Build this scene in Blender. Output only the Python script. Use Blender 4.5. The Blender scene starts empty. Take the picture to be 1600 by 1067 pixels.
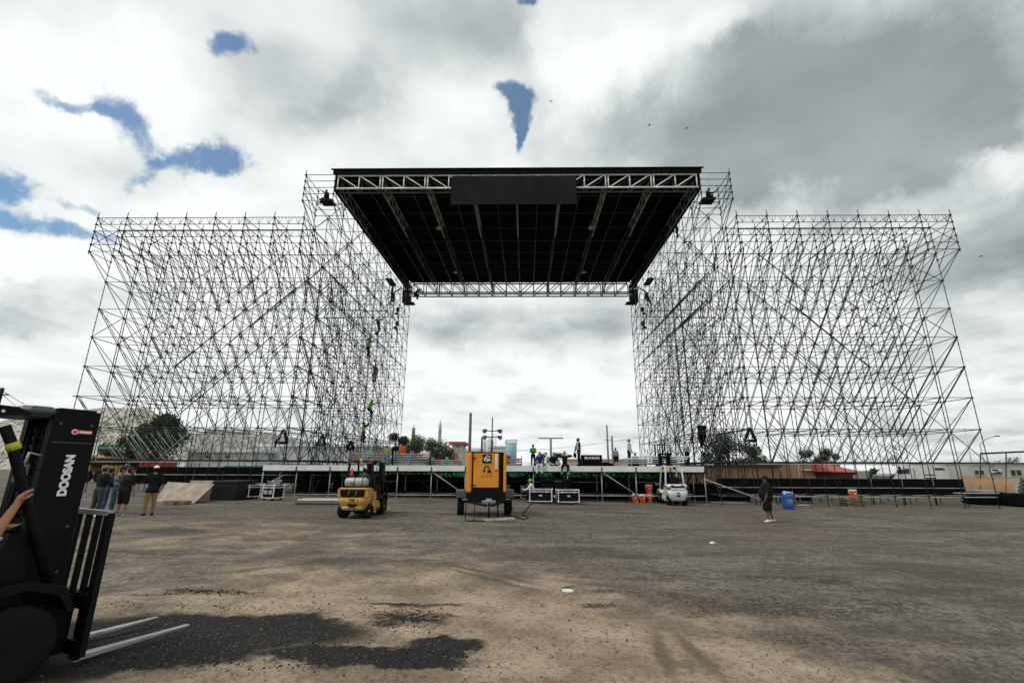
import bpy, bmesh, math, random
from mathutils import Vector, Matrix, Quaternion, Euler

# ------------------------------------------------------------------ camera, sky, sun, exposure
S = bpy.context.scene
COL = S.collection
CAM = Vector((0, 0, 2.0))
F_PX = 730.0
pitch, yaw, roll = math.radians(15.2), math.radians(0.8), 0.0036
FWD = Vector((-math.sin(yaw) * math.cos(pitch), math.cos(yaw) * math.cos(pitch), math.sin(pitch)))
R0 = Vector((math.cos(yaw), math.sin(yaw), 0))
U0 = R0.cross(FWD)
RGT = R0 * math.cos(roll) + U0 * math.sin(roll)
UPV = U0 * math.cos(roll) - R0 * math.sin(roll)
cd = bpy.data.cameras.new('camera')
cam = bpy.data.objects.new('camera', cd)
COL.objects.link(cam)
m = Matrix.Identity(4)
for i in range(3):
    m[i][0] = RGT[i]; m[i][1] = UPV[i]; m[i][2] = -FWD[i]; m[i][3] = CAM[i]
cam.matrix_world = m
cd.sensor_width = 36.0
cd.lens = 36.0 * F_PX / 1600
cd.shift_x = -10.8 / 1600
cd.clip_start = 0.05
cd.clip_end = 6000
S.camera = cam

SUN_EL, SUN_AZ = 55.0, -118.0          # azimuth from +Y, towards +X
sd = Vector((math.sin(math.radians(SUN_AZ)) * math.cos(math.radians(SUN_EL)),
             math.cos(math.radians(SUN_AZ)) * math.cos(math.radians(SUN_EL)), math.sin(math.radians(SUN_EL))))
sl = bpy.data.lights.new('sun', 'SUN')
sl.energy = 1.5
sl.angle = math.radians(12)
sl.color = (1.0, 0.96, 0.90)
sun = bpy.data.objects.new('sun', sl)
COL.objects.link(sun)
sun.rotation_euler = sd.to_track_quat('Z', 'Y').to_euler()
S.view_settings.view_transform = 'Standard'
S.view_settings.look = 'None'
S.view_settings.exposure = 0.0
S.view_settings.gamma = 1.0
S.view_settings.use_curve_mapping = False
S.render.engine = 'CYCLES'
S.cycles.max_bounces = 4
S.cycles.diffuse_bounces = 3
S.cycles.glossy_bounces = 2


def ray(px, py):
    return RGT * ((px - 810.8) / F_PX) + UPV * ((533.5 - py) / F_PX) + FWD


def at(px, py, Y):
    d = ray(px, py)
    return CAM + d * ((Y - CAM.y) / d.y)


def gz(x, y=0):
    return 0.13 - 0.5 * math.tanh(x / 31.0)


def gnd(px, py):
    d = ray(px, py)
    p = CAM.copy()
    z = 0.1
    for _ in range(12):
        p = CAM + d * ((z - CAM.z) / d.z)
        z = gz(p.x)
    return Vector((p.x, p.y, z))


def build_world():
    w = bpy.data.worlds.new('World')
    S.world = w
    w.use_nodes = True
    w.cycles.sampling_method = 'MANUAL'
    w.cycles.sample_map_resolution = 256
    nt = w.node_tree
    nt.nodes.clear()
    N, L = nt.nodes, nt.links

    def nd(t, **kw):
        n = N.new(t)
        for k, v in kw.items():
            setattr(n, k, v)
        return n

    def mth(op, a, b=None, c=None, clamp=False):
        n = nd('ShaderNodeMath', operation=op, use_clamp=clamp)
        for i, v in enumerate((a, b, c)):
            if v is None:
                continue
            if isinstance(v, (int, float)):
                n.inputs[i].default_value = v
            else:
                L.new(v, n.inputs[i])
        return n.outputs[0]
    out = nd('ShaderNodeOutputWorld')
    bg = nd('ShaderNodeBackground')
    sky = nd('ShaderNodeTexSky', sky_type='NISHITA')
    sky.sun_disc = False
    sky.sun_elevation = math.radians(SUN_EL)
    sky.sun_rotation = math.radians(SUN_AZ)
    tc = nd('ShaderNodeTexCoord')
    D = tc.outputs['Generated']
    sp = nd('ShaderNodeSeparateXYZ'); L.new(D, sp.inputs[0])
    # cloud plane coordinates
    zz = mth('ADD', mth('MAXIMUM', sp.outputs[2], 0.0), 0.16)
    cx = mth('DIVIDE', sp.outputs[0], zz)
    cy = mth('DIVIDE', sp.outputs[1], zz)
    cmb = nd('ShaderNodeCombineXYZ'); L.new(cx, cmb.inputs[0]); L.new(cy, cmb.inputs[1])
    P = cmb.outputs[0]

    def noise(vec, scale, detail, rough=0.55, dist=0.0, off=None):
        if off:
            mp = nd('ShaderNodeMapping'); mp.inputs['Location'].default_value = off
            L.new(vec, mp.inputs[0]); vec = mp.outputs[0]
        n = nd('ShaderNodeTexNoise')
        n.inputs['Scale'].default_value = scale
        n.inputs['Detail'].default_value = detail
        n.inputs['Roughness'].default_value = rough
        n.inputs['Distortion'].default_value = dist
        L.new(vec, n.inputs['Vector'])
        return n
    nw = noise(D, 5.0, 6, 0.62, 0.0)
    wv = nd('ShaderNodeVectorMath', operation='SUBTRACT'); L.new(nw.outputs['Color'], wv.inputs[0]); wv.inputs[1].default_value = (.5, .5, .5)
    ws = nd('ShaderNodeVectorMath', operation='SCALE'); L.new(wv.outputs[0], ws.inputs[0]); ws.inputs['Scale'].default_value = 0.26
    wa = nd('ShaderNodeVectorMath', operation='ADD'); L.new(D, wa.inputs[0]); L.new(ws.outputs[0], wa.inputs[1])
    DW = wa.outputs[0]
    ws2 = nd('ShaderNodeVectorMath', operation='SCALE'); L.new(wv.outputs[0], ws2.inputs[0]); ws2.inputs['Scale'].default_value = 0.12
    wa2 = nd('ShaderNodeVectorMath', operation='ADD'); L.new(D, wa2.inputs[0]); L.new(ws2.outputs[0], wa2.inputs[1])
    DW2 = wa2.outputs[0]

    def blob(px, py, wx, wy, ang=0.0, src=None):
        c = ray(px, py); ln = c.length; c = c.normalized()
        X = (RGT * math.cos(math.radians(ang)) - UPV * math.sin(math.radians(ang)))
        X = (X - c * X.dot(c)).normalized()
        Y = c.cross(X)
        rot = Matrix((X, Y, c)).transposed().to_euler('XYZ')
        mp = nd('ShaderNodeMapping', vector_type='TEXTURE')
        mp.inputs['Location'].default_value = c
        mp.inputs['Rotation'].default_value = rot
        s1, s2 = wx / F_PX / ln, wy / F_PX / ln
        mp.inputs['Scale'].default_value = (s1, s2, max(s1, s2))
        L.new(src or DW, mp.inputs[0])
        ll = nd('ShaderNodeVectorMath', operation='LENGTH'); L.new(mp.outputs[0], ll.inputs[0])
        mr = nd('ShaderNodeMapRange', interpolation_type='SMOOTHERSTEP')
        mr.inputs['From Min'].default_value = 1.7
        mr.inputs['From Max'].default_value = 0.0
        L.new(ll.outputs['Value'], mr.inputs['Value'])
        return mr.outputs[0]
    # tone clouds: (px, py, half width, half height, angle, amount)
    TONES = [
        (1340, 150, 200, 150, 10, -0.40), (1230, 250, 230, 60, -5, -0.28), (1480, 130, 130, 150, 0, -0.20), (1140, 110, 110, 60, 10, -0.18),
        (1400, 290, 140, 50, -20, -0.24), (960, 215, 190, 60, 0, -0.34), (1560, 400, 120, 90, 0, -0.30),
        (640, 80, 190, 80, -10, -0.15), (520, 150, 120, 36, -30, -0.13), (740, 30, 160, 50, 0, -0.12),
        (70, 480, 170, 50, 0, -0.26), (900, 520, 220, 44, 0, -0.17), (700, 480, 100, 30, 0, -0.16), (800, 640, 240, 26, 0, -0.08), (1500, 600, 180, 24, 0, -0.16),
        (90, 90, 150, 110, 0, 0.28), (1110, 50, 70, 36, 0, 0.26), (975, 70, 50, 60, 0, 0.22), (880, 130, 60, 90, 0, 0.26), (1450, 480, 150, 60, 0, 0.16),
        (330, 400, 190, 80, 0, 0.26), (330, 300, 100, 30, 0, 0.22), (60, 400, 120, 30, 0, 0.25), (700, 200, 110, 70, 0, 0.16),
        (420, 500, 190, 110, 0, 0.20), (820, 595, 140, 22, 0, 0.16), (1200, 480, 160, 110, 0, 0.22), (1570, 270, 50, 40, 0, 0.22), (250, 120, 130, 80, 0, .14), (600, 60, 170, 80, 0, .13), (820, 610, 420, 80, 0, .16), (120, 560, 160, 50, 0, .12), (1560, 640, 120, 60, 0, .1),
    ]
    n1 = noise(P, 1.1, 6, 0.52, 0.3, (3.1, 1.7, 0.4))
    n2 = noise(P, 3.4, 5, 0.5, 0.2, (8.1, 2.7, 1.4))
    tone = mth('MULTIPLY_ADD', n1.outputs['Fac'], 0.85, 0.375)
    tone = mth('ADD', tone, mth('MULTIPLY_ADD', n2.outputs['Fac'], 0.66, -0.335))
    for b in TONES:
        tone = mth('MULTIPLY_ADD', blob(*b[:5]), b[5], tone)
    tone = mth('MAXIMUM', tone, mth('MULTIPLY_ADD', n1.outputs['Fac'], 0.55, mth('MULTIPLY_ADD', n2.outputs['Fac'], 0.30, 0.0)))
    # blue holes
    HOLES = [
        (366, 66, 46, 22, -8, 1.05), (203, 170, 36, 30, 30, 1.05), (118, 164, 50, 12, 6, 0.80),
        (312, 240, 84, 26, 8, 1.0), (222, 264, 48, 14, -30, 0.70), (796, 156, 30, 22, 0, 1.0), (802, 188, 17, 26, 0, .95), (809, 218, 9, 20, 0, .9),
        (822, 2, 22, 12, 0, 1.0), (16, 298, 50, 20, 8, 1.05), (50, 345, 105, 18, 10, 1.05), (125, 320, 30, 10, 10, .7),
        (1330, 605, 140, 10, 0, .36), (1570, 575, 80, 12, 0, .36),
    ]
    h = None
    for b in HOLES:
        h = mth('MULTIPLY', blob(*b[:5], DW2), b[5]) if h is None else mth('MULTIPLY_ADD', blob(*b[:5], DW2), b[5], h)
    n3 = noise(D, 12.0, 8, 0.68, 0.3, (1.1, 4.7, 2.4))
    h = mth('ADD', h, mth('MULTIPLY_ADD', n3.outputs['Fac'], 2.1, -1.08))
    hm = nd('ShaderNodeMapRange', interpolation_type='SMOOTHSTEP')
    hm.inputs['From Min'].default_value = 0.26
    hm.inputs['From Max'].default_value = 0.92
    hm.inputs['To Max'].default_value = 0.90
    L.new(h, hm.inputs['Value'])
    cr = nd('ShaderNodeValToRGB')
    el = cr.color_ramp.elements
    el[0].position = 0.30; el[0].color = (0.255, 0.300, 0.300, 1)
    el[1].position = 1.0; el[1].color = (0.98, 1.0, 1.0, 1)
    e = el.new(0.55); e.color = (0.50, 0.545, 0.55, 1)
    e = el.new(0.78); e.color = (0.80, 0.845, 0.845, 1)
    L.new(tone, cr.inputs[0])
    # blue of the clear sky comes from the sky model
    sk = nd('ShaderNodeMix', data_type='RGBA', blend_type='MULTIPLY')
    sk.inputs['Factor'].default_value = 1.0
    L.new(sky.outputs[0], sk.inputs[6])
    sk.inputs[7].default_value = (0.72, 1.08, 1.22, 1)
    STR = 0.10
    cs = nd('ShaderNodeVectorMath', operation='SCALE'); L.new(cr.outputs[0], cs.inputs[0]); cs.inputs['Scale'].default_value = 1.0 / STR
    mx = nd('ShaderNodeMix', data_type='RGBA')
    L.new(hm.outputs[0], mx.inputs['Factor'])
    L.new(cs.outputs[0], mx.inputs[6])
    L.new(sk.outputs[2], mx.inputs[7])
    L.new(mx.outputs[2], bg.inputs['Color'])
    bg.inputs['Strength'].default_value = STR
    L.new(bg.outputs[0], out.inputs[0])


build_world()

# ------------------------------------------------------------------ materials
MATS = {}


def mat(name, col, rough=0.7, metal=0.0, var=0.0, vscale=6.0, bump=0.0, bscale=40.0, col2=None, thr=None, alpha=1.0):
    """procedural principled material: base colour, noisy variation towards col2, fine relief"""
    if name in MATS:
        return MATS[name]
    mt = bpy.data.materials.new(name)
    mt.use_nodes = True
    nt = mt.node_tree
    b = nt.nodes['Principled BSDF']
    b.inputs['Roughness'].default_value = rough
    b.inputs['Metallic'].default_value = metal
    b.inputs['Alpha'].default_value = alpha
    c = (*col, 1)
    if max(col) < 0.03 and not metal:
        b.inputs['Specular IOR Level'].default_value = 0.14
    b.inputs['Base Color'].default_value = c
    mt.diffuse_color = c
    tc = nt.nodes.new('ShaderNodeTexCoord')
    n = nt.nodes.new('ShaderNodeTexNoise')
    n.inputs['Scale'].default_value = vscale
    n.inputs['Detail'].default_value = 6
    nt.links.new(tc.outputs['Object'], n.inputs['Vector'])
    mr = nt.nodes.new('ShaderNodeMapRange')
    if thr:
        mr.inputs['From Min'].default_value, mr.inputs['From Max'].default_value = thr
    else:
        mr.inputs['From Min'].default_value, mr.inputs['From Max'].default_value = 0.35, 0.65
    nt.links.new(n.outputs['Fac'], mr.inputs['Value'])
    mx = nt.nodes.new('ShaderNodeMix'); mx.data_type = 'RGBA'
    if col2 is None:
        v = max(var, 0.08)
        c1 = tuple(x * (1 - v) for x in col); c2 = tuple(min(1, x * (1 + v)) for x in col)
    else:
        c1, c2 = col, col2
    mx.inputs[6].default_value = (*c1, 1)
    mx.inputs[7].default_value = (*c2, 1)
    nt.links.new(mr.outputs[0], mx.inputs['Factor'])
    nt.links.new(mx.outputs[2], b.inputs['Base Color'])
    if bump:
        n2 = nt.nodes.new('ShaderNodeTexNoise')
        n2.inputs['Scale'].default_value = bscale
        n2.inputs['Detail'].default_value = 5
        nt.links.new(tc.outputs['Object'], n2.inputs['Vector'])
        bp = nt.nodes.new('ShaderNodeBump')
        bp.inputs['Strength'].default_value = bump
        bp.inputs['Distance'].default_value = 0.02
        nt.links.new(n2.outputs['Fac'], bp.inputs['Height'])
        nt.links.new(bp.outputs[0], b.inputs['Normal'])
    MATS[name] = mt
    return mt


STEEL = mat('galvanised_steel_shaded', (0.032, 0.037, 0.036), 0.65, 0.0, 0.25, 3.0)  # dark silhouette tone of the tubes is put into this colour
STEEL_L = mat('pale_lit_zinc', (0.36, 0.41, 0.39), 0.45, 0.1, 0.15, 3.0)  # pale zinc; on scaffold and deck tubes the lit copy of the dark steel
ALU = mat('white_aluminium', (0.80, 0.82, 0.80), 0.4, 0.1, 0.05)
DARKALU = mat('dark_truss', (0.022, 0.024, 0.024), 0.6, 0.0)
MIDALU = mat('shaded_truss', (0.085, 0.088, 0.083), 0.6, 0.0)  # shade under the roof is put into this colour
BLACK = mat('black_paint', (0.0045, 0.0045, 0.005), 0.6)
BLACKCLOTH = mat('black_cloth', (0.0045, 0.0045, 0.005), 0.95, 0, 0.3, 3.0, 0.3, 20)
RUBBER = mat('rubber', (0.008, 0.008, 0.008), 0.8, 0, .2, 20, .3, 60)
REDPAINT = mat('red_paint', (0.62, 0.035, 0.03), 0.5)
WHITE = mat('white_paint', (0.70, 0.71, 0.70), 0.5, 0, 0.10, 2.5)
WOOD = mat('weathered_plywood', (0.27, 0.215, 0.16), 0.85, 0, 0, 3.0, .2, 30, (0.40, 0.33, 0.26))
WOODD = mat('old_timber', (0.15, 0.10, 0.06), 0.9, 0, 0, 6.0, .4, 30, (0.26, 0.19, 0.13))

# ------------------------------------------------------------------ mesh collector


def frame_from(d):
    d = d.normalized()
    a = Vector((0, 0, 1)) if abs(d.z) < 0.9 else Vector((1, 0, 0))
    x = d.cross(a).normalized()
    y = d.cross(x).normalized()
    return x, y


class MB:
    def __init__(s):
        s.v = []; s.f = []; s.smooth = []

    def add(s, vs, fs, smooth=False):
        o = len(s.v)
        s.v += [tuple(v) for v in vs]
        s.f += [tuple(i + o for i in f) for f in fs]
        s.smooth += [smooth] * len(fs)
        return s

    def hexa(s, c, smooth=False):
        """8 corners: bottom 4 then top 4, counter-clockwise seen from above"""
        return s.add(c, [(3, 2, 1, 0), (4, 5, 6, 7), (0, 1, 5, 4), (1, 2, 6, 5), (2, 3, 7, 6), (3, 0, 4, 7)], smooth)

    def box(s, x0, x1, y0, y1, z0, z1):
        return s.hexa([(x0, y0, z0), (x1, y0, z0), (x1, y1, z0), (x0, y1, z0), (x0, y0, z1), (x1, y0, z1), (x1, y1, z1), (x0, y1, z1)])

    def cbox(s, c, sx, sy, sz, rz=0.0, bev=0.0):
        cx, cy, cz = c
        ca, sa = math.cos(rz), math.sin(rz)
        hx, hy, hz = sx / 2, sy / 2, sz / 2
        if bev > 0:
            b = min(bev, hx * .9, hy * .9, hz * .9)
            prof = [(hx - b, hy, -1), (hx, hy - b, -1)]
            ring = []
            for (qx, qy) in [(hx - b, -hy), (hx, -hy + b), (hx, hy - b), (hx - b, hy), (-hx + b, hy), (-hx, hy - b), (-hx, -hy + b), (-hx + b, -hy)]:
                ring.append((qx, qy))
            vs = []
            for (z, k) in ((-hz, 1 - b / max(hx, hy) * 1.0), (-hz + b, 1), (hz - b, 1), (hz, 1 - b / max(hx, hy) * 1.0)):
                for (qx, qy) in ring:
                    x, y = (qx, qy) if k == 1 else (qx - math.copysign(b, qx) * .8, qy - math.copysign(b, qy) * .8)
                    vs.append((cx + x * ca - y * sa, cy + x * sa + y * ca, cz + z))
            fs = [tuple(range(7, -1, -1)), tuple(range(24, 32))]
            for r in range(3):
                for i in range(8):
                    j = (i + 1) % 8
                    fs.append((r * 8 + i, r * 8 + j, r * 8 + 8 + j, r * 8 + 8 + i))
            return s.add(vs, fs)
        vs = []
        for z in (-hz, hz):
            for (x, y) in ((-hx, -hy), (hx, -hy), (hx, hy), (-hx, hy)):
                vs.append((cx + x * ca - y * sa, cy + x * sa + y * ca, cz + z))
        return s.hexa(vs)

    def cone(s, p0, p1, r0, r1, n=8, cap=True, smooth=True):
        p0 = Vector(p0); p1 = Vector(p1)
        x, y = frame_from(p1 - p0)
        vs = []
        for (p, r) in ((p0, r0), (p1, r1)):
            for i in range(n):
                a = 2 * math.pi * i / n
                vs.append(p + x * (r * math.cos(a)) + y * (r * math.sin(a)))
        s.add(vs, [(i, i + n, (i + 1) % n + n, (i + 1) % n) for i in range(n)], smooth)
        if cap:
            o = len(s.v) - 2 * n
            s.f += [tuple(o + i for i in range(n)), tuple(o + n + i for i in range(n - 1, -1, -1))]
            s.smooth += [False, False]
        return s

    def tube(s, p0, p1, r, n=8, cap=True):
        return s.cone(p0, p1, r, r, n, cap)

    def path(s, pts, r, n=6, rs=None):
        pts = [Vector(p) for p in pts]
        k = len(pts)
        x = None
        vs = []
        for i in range(k):
            d = (pts[min(i + 1, k - 1)] - pts[max(i - 1, 0)]).normalized()
            if x is None:
                x, y = frame_from(d)
            else:
                x = (x - d * x.dot(d)).normalized(); y = d.cross(x)
            rr = rs[i] if rs else r
            for j in range(n):
                a = 2 * math.pi * j / n
                vs.append(pts[i] + x * (rr * math.cos(a)) + y * (rr * math.sin(a)))
        fs = []
        for i in range(k - 1):
            for j in range(n):
                j2 = (j + 1) % n
                fs.append((i * n + j, i * n + j2, (i + 1) * n + j2, (i + 1) * n + j))
        s.add(vs, fs, True)
        o = len(s.v) - k * n
        s.f += [tuple(o + i for i in range(n - 1, -1, -1)), tuple(o + (k - 1) * n + i for i in range(n))]
        s.smooth += [False, False]
        return s

    def lathe(s, c, prof, n=16, axis='z', smooth=True):
        """prof: (radius, height) list bottom to top"""
        c = Vector(c)
        vs = []
        for (r, h) in prof:
            for i in range(n):
                a = 2 * math.pi * i / n
                q = (r * math.cos(a), r * math.sin(a), h)
                if axis == 'x':
                    q = (h, q[0], q[1])
                elif axis == 'y':
                    q = (q[1], h, q[0])
                vs.append(c + Vector(q))
        fs = []
        k = len(prof)
        for j in range(k - 1):
            for i in range(n):
                i2 = (i + 1) % n
                fs.append((j * n + i, j * n + i2, (j + 1) * n + i2, (j + 1) * n + i))
        s.add(vs, fs, smooth)
        o = len(s.v) - k * n
        s.f += [tuple(o + i for i in range(n - 1, -1, -1)), tuple(o + (k - 1) * n + i for i in range(n))]
        s.smooth += [False, False]
        return s

    def ball(s, c, rx, ry=None, rz=None, n=12, m=8, rot=None):
        ry = ry or rx; rz = rz or rx
        c = Vector(c)
        vs = [Vector((0, 0, -rz))]
        for j in range(1, m):
            t = -math.pi / 2 + math.pi * j / m
            for i in range(n):
                a = 2 * math.pi * i / n
                vs.append(Vector((rx * math.cos(t) * math.cos(a), ry * math.cos(t) * math.sin(a), rz * math.sin(t))))
        vs.append(Vector((0, 0, rz)))
        if rot is not None:
            vs = [rot @ v for v in vs]
        vs = [v + c for v in vs]
        fs = []
        for i in range(n):
            i2 = (i + 1) % n
            fs.append((0, 1 + i2, 1 + i))
            for j in range(m - 2):
                a = 1 + j * n
                fs.append((a + i, a + i2, a + n + i2, a + n + i))
            a = 1 + (m - 2) * n
            fs.append((a + i, a + i2, a + n))
        return s.add(vs, fs, True)

    def prism(s, pts, y0, y1, axis='y'):
        """extrude a polygon; axis y: pts are (x,z), axis x: pts are (y,z), axis z: pts are (x,y)"""
        n = len(pts)
        vs = []
        for h in (y0, y1):
            for (a, b) in pts:
                vs.append((a, h, b) if axis == 'y' else ((h, a, b) if axis == 'x' else (a, b, h)))
        fs = [tuple(range(n)), tuple(range(2 * n - 1, n - 1, -1))]
        for i in range(n):
            j = (i + 1) % n
            fs.append((i, i + n, j + n, j))
        return s.add(vs, fs)

    def mesh(s, name):
        me = bpy.data.meshes.new(name)
        me.from_pydata(s.v, [], s.f)
        me.polygons.foreach_set('use_smooth', s.smooth)
        me.update()
        bm = bmesh.new(); bm.from_mesh(me)
        bmesh.ops.recalc_face_normals(bm, faces=bm.faces)
        bm.to_mesh(me); bm.free()
        return me

    def build(s, name, material, parent=None, loc=None, rot=None):
        me = s.mesh(name)
        me.materials.append(material)
        return put(name, me, parent, loc, rot)


def put(name, me, parent=None, loc=None, rot=None):
    o = bpy.data.objects.new(name, me)
    COL.objects.link(o)
    if parent is not None:
        o.parent = parent
    if loc is not None:
        o.location = loc
    if rot is not None:
        o.rotation_euler = rot
    return o


def thing(name, label, cat, loc=(0, 0, 0), rz=0.0, group=None):
    o = bpy.data.objects.new(name, None)
    o.empty_display_size = 0.3
    COL.objects.link(o)
    o.location = loc
    o.rotation_euler = (0, 0, rz)
    return tag(o, label, cat, group)


def tag(o, label, cat, group=None):
    o['label'] = label
    o['category'] = cat
    if group:
        o['group'] = group
    return o


def struct(o):
    o['kind'] = 'structure'
    return o


def stuff(o):
    o['kind'] = 'stuff'
    return o


def dup(root, loc, rz, label=None, group=None):
    r = root.copy(); COL.objects.link(r); r.location = loc; r.rotation_euler = (0, 0, rz)
    if label: r['label'] = label
    if group: r['group'] = group
    for ch in list(root.children):
        c = ch.copy(); COL.objects.link(c); c.parent = r
        for g in ch.children:
            d = g.copy(); COL.objects.link(d); d.parent = c
    return r


def text(txt, name, material, parent, loc, rot, size, depth=0.004, align='CENTER', bold=0.0, sx=1.0, shear=0.0):
    cu = bpy.data.curves.new(name, 'FONT')
    cu.body = txt; cu.size = size; cu.extrude = depth; cu.offset = bold
    cu.align_x = align; cu.align_y = 'CENTER'; cu.shear = shear
    o = bpy.data.objects.new(name, cu)
    COL.objects.link(o)
    bpy.context.view_layer.update()
    me = bpy.data.meshes.new_from_object(o.evaluated_get(bpy.context.evaluated_depsgraph_get()))
    bpy.data.objects.remove(o)
    me.materials.clear(); me.materials.append(material)
    q = put(name, me, parent, loc, rot)
    q.scale = (sx, 1, 1)
    return q


TUBES = {}


def tube_mesh(L, r, mt, name, n=6):
    key = (round(L, 3), r, mt.name, n)
    if key not in TUBES:
        me = MB().tube((0, 0, 0), (0, 0, L), r, n).mesh(name)
        me.materials.append(mt)
        TUBES[key] = me
    return TUBES[key]


def tube_part(name, p0, p1, r, mt, parent, n=6):
    p0 = Vector(p0); p1 = Vector(p1)
    d = p1 - p0
    o = put(name, tube_mesh(d.length, r, mt, name, n), parent, p0)
    o.rotation_mode = 'QUATERNION'
    o.rotation_quaternion = d.to_track_quat('Z', 'Y')
    return o


class Frame:
    """collects tubes of a scaffold by kind, makes the nearest 300 of a kind parts of their own"""
    def __init__(s, root):
        s.root = root; s.k = {}

    def add(s, kind, p0, p1, r=0.026, mt=None):
        s.k.setdefault(kind, []).append((Vector(p0), Vector(p1), r, mt or STEEL))

    def finish(s, limit=300):
        base = s.root.location.copy()
        for kind, lst in s.k.items():
            lst.sort(key=lambda t: ((t[0] + t[1]) / 2 - CAM).length)
            for (a, b, r, mt) in lst[:limit]:
                tube_part(kind, a - base, b - base, r, mt, s.root)
            if len(lst) > limit:
                bymat = {}
                for (a, b, r, mt) in lst[limit:]:
                    bymat.setdefault(mt, MB()).tube(a - base, b - base, r, 6, False)
                for mt, mb in bymat.items():
                    stuff(mb.build(kind + '_rest', mt, s.root))
from mathutils import noise as mn

# ------------------------------------------------------------------ ground


def ground_material():
    mt = bpy.data.materials.new('compacted_dirt')
    mt.use_nodes = True
    nt = mt.node_tree; N, L = nt.nodes, nt.links
    b = N['Principled BSDF']
    b.inputs['Roughness'].default_value = 0.93
    b.inputs['Specular IOR Level'].default_value = 0.2
    tc = N.new('ShaderNodeTexCoord')
    P = tc.outputs['Object']

    def noise(vec, scale, detail=6, rough=.6, stretch=None, rz=0.0):
        if stretch:
            mp = N.new('ShaderNodeMapping'); mp.inputs['Scale'].default_value = stretch
            mp.inputs['Rotation'].default_value = (0, 0, rz)
            L.new(vec, mp.inputs[0]); vec = mp.outputs[0]
        n = N.new('ShaderNodeTexNoise')
        n.inputs['Scale'].default_value = scale; n.inputs['Detail'].default_value = detail
        n.inputs['Roughness'].default_value = rough
        L.new(vec, n.inputs['Vector'])
        return n

    def mth(op, a, b_=None, c=None):
        n = N.new('ShaderNodeMath'); n.operation = op
        for i, v in enumerate((a, b_, c)):
            if v is None: continue
            if isinstance(v, (int, float)): n.inputs[i].default_value = v
            else: L.new(v, n.inputs[i])
        return n.outputs[0]

    def rng(v, a, b_, c=0.0, d=1.0, smooth=True):
        n = N.new('ShaderNodeMapRange')
        if smooth: n.interpolation_type = 'SMOOTHSTEP'
        n.inputs['From Min'].default_value = a; n.inputs['From Max'].default_value = b_
        n.inputs['To Min'].default_value = c; n.inputs['To Max'].default_value = d
        L.new(v, n.inputs['Value'])
        return n.outputs[0]

    def mix(f, a, b_):
        n = N.new('ShaderNodeMix'); n.data_type = 'RGBA'
        if isinstance(f, float): n.inputs['Factor'].default_value = f
        else: L.new(f, n.inputs['Factor'])
        for i, v in ((6, a), (7, b_)):
            if isinstance(v, tuple): n.inputs[i].default_value = (*v, 1)
            else: L.new(v, n.inputs[i])
        return n.outputs[2]
    # warped coordinates for ragged outlines
    nw = noise(P, 2.2, 8, .72)
    sb = N.new('ShaderNodeVectorMath'); sb.operation = 'SUBTRACT'; L.new(nw.outputs['Color'], sb.inputs[0]); sb.inputs[1].default_value = (.5, .5, .5)
    sc = N.new('ShaderNodeVectorMath'); sc.operation = 'SCALE'; L.new(sb.outputs[0], sc.inputs[0]); sc.inputs['Scale'].default_value = 0.75
    ad = N.new('ShaderNodeVectorMath'); ad.operation = 'ADD'; L.new(P, ad.inputs[0]); L.new(sc.outputs[0], ad.inputs[1])
    W = ad.outputs[0]

    def spot(x, y, rx, ry, rz=0.0, src=None):
        mp = N.new('ShaderNodeMapping'); mp.vector_type = 'TEXTURE'
        mp.inputs['Location'].default_value = (x, y, 0)
        mp.inputs['Rotation'].default_value = (0, 0, math.radians(rz))
        mp.inputs['Scale'].default_value = (rx, ry, 50)
        L.new(src or W, mp.inputs[0])
        ll = N.new('ShaderNodeVectorMath'); ll.operation = 'LENGTH'; L.new(mp.outputs[0], ll.inputs[0])
        return ll.outputs['Value']
    big = noise(P, 0.16, 5, .55)
    med = noise(P, 0.9, 8, .62)
    stk = noise(P, 0.6, 8, .68, (0.42, 1.2, 1), math.radians(4))
    fin = noise(P, 14, 6, .75)
    grit = noise(P, 60, 4, .8)
    # sand (near left and centre) against grey gravel (right and far)
    s = spot(-1.6, 6.2, 6.4, 4.2, 0)
    sand = mth('ADD', rng(s, 1.25, 0.25), mth('MULTIPLY_ADD', med.outputs['Fac'], 1.3, -0.68))
    s2 = spot(1.7, 3.9, 2.6, 2.2, -15)
    sand = mth('ADD', sand, rng(s2, 1.2, 0.3))
    s4 = spot(-5, 11, 9, 3, 5)
    sand = mth('ADD', sand, mth('MULTIPLY', rng(s4, 1.2, 0.2), 0.40))
    s3 = spot(-9, 14, 9, 4, 10)
    sand = mth('ADD', sand, mth('MULTIPLY', rng(s3, 1.2, 0.2), 0.45))
    sand = mth('ADD', sand, mth('MULTIPLY_ADD', stk.outputs['Fac'], 0.9, -0.48))
    sandm = rng(sand, 0.12, 0.95)
    grey = mix(rng(stk.outputs['Fac'], .36, .64), (0.098, 0.084, 0.068), (0.245, 0.215, 0.176))
    grey = mix(rng(big.outputs['Fac'], .4, .62, 0, .6), grey, (0.170, 0.135, 0.100))
    grey = mix(rng(fin.outputs['Fac'], .44, .58, 0, .75), grey, (0.055, 0.048, 0.040))
    mot = noise(P, 3.4, 7, .72)
    grey = mix(rng(mot.outputs['Fac'], .50, .64, 0, .6), grey, (0.055, 0.050, 0.045))
    grey = mix(rng(mot.outputs['Fac'], .46, .34, 0, .5), grey, (0.235, 0.215, 0.185))
    sandc = mix(rng(med.outputs['Fac'], .35, .65), (0.230, 0.170, 0.115), (0.430, 0.335, 0.240))
    sandc = mix(rng(mot.outputs['Fac'], .52, .66, 0, .55), sandc, (0.13, 0.095, 0.068))
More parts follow.
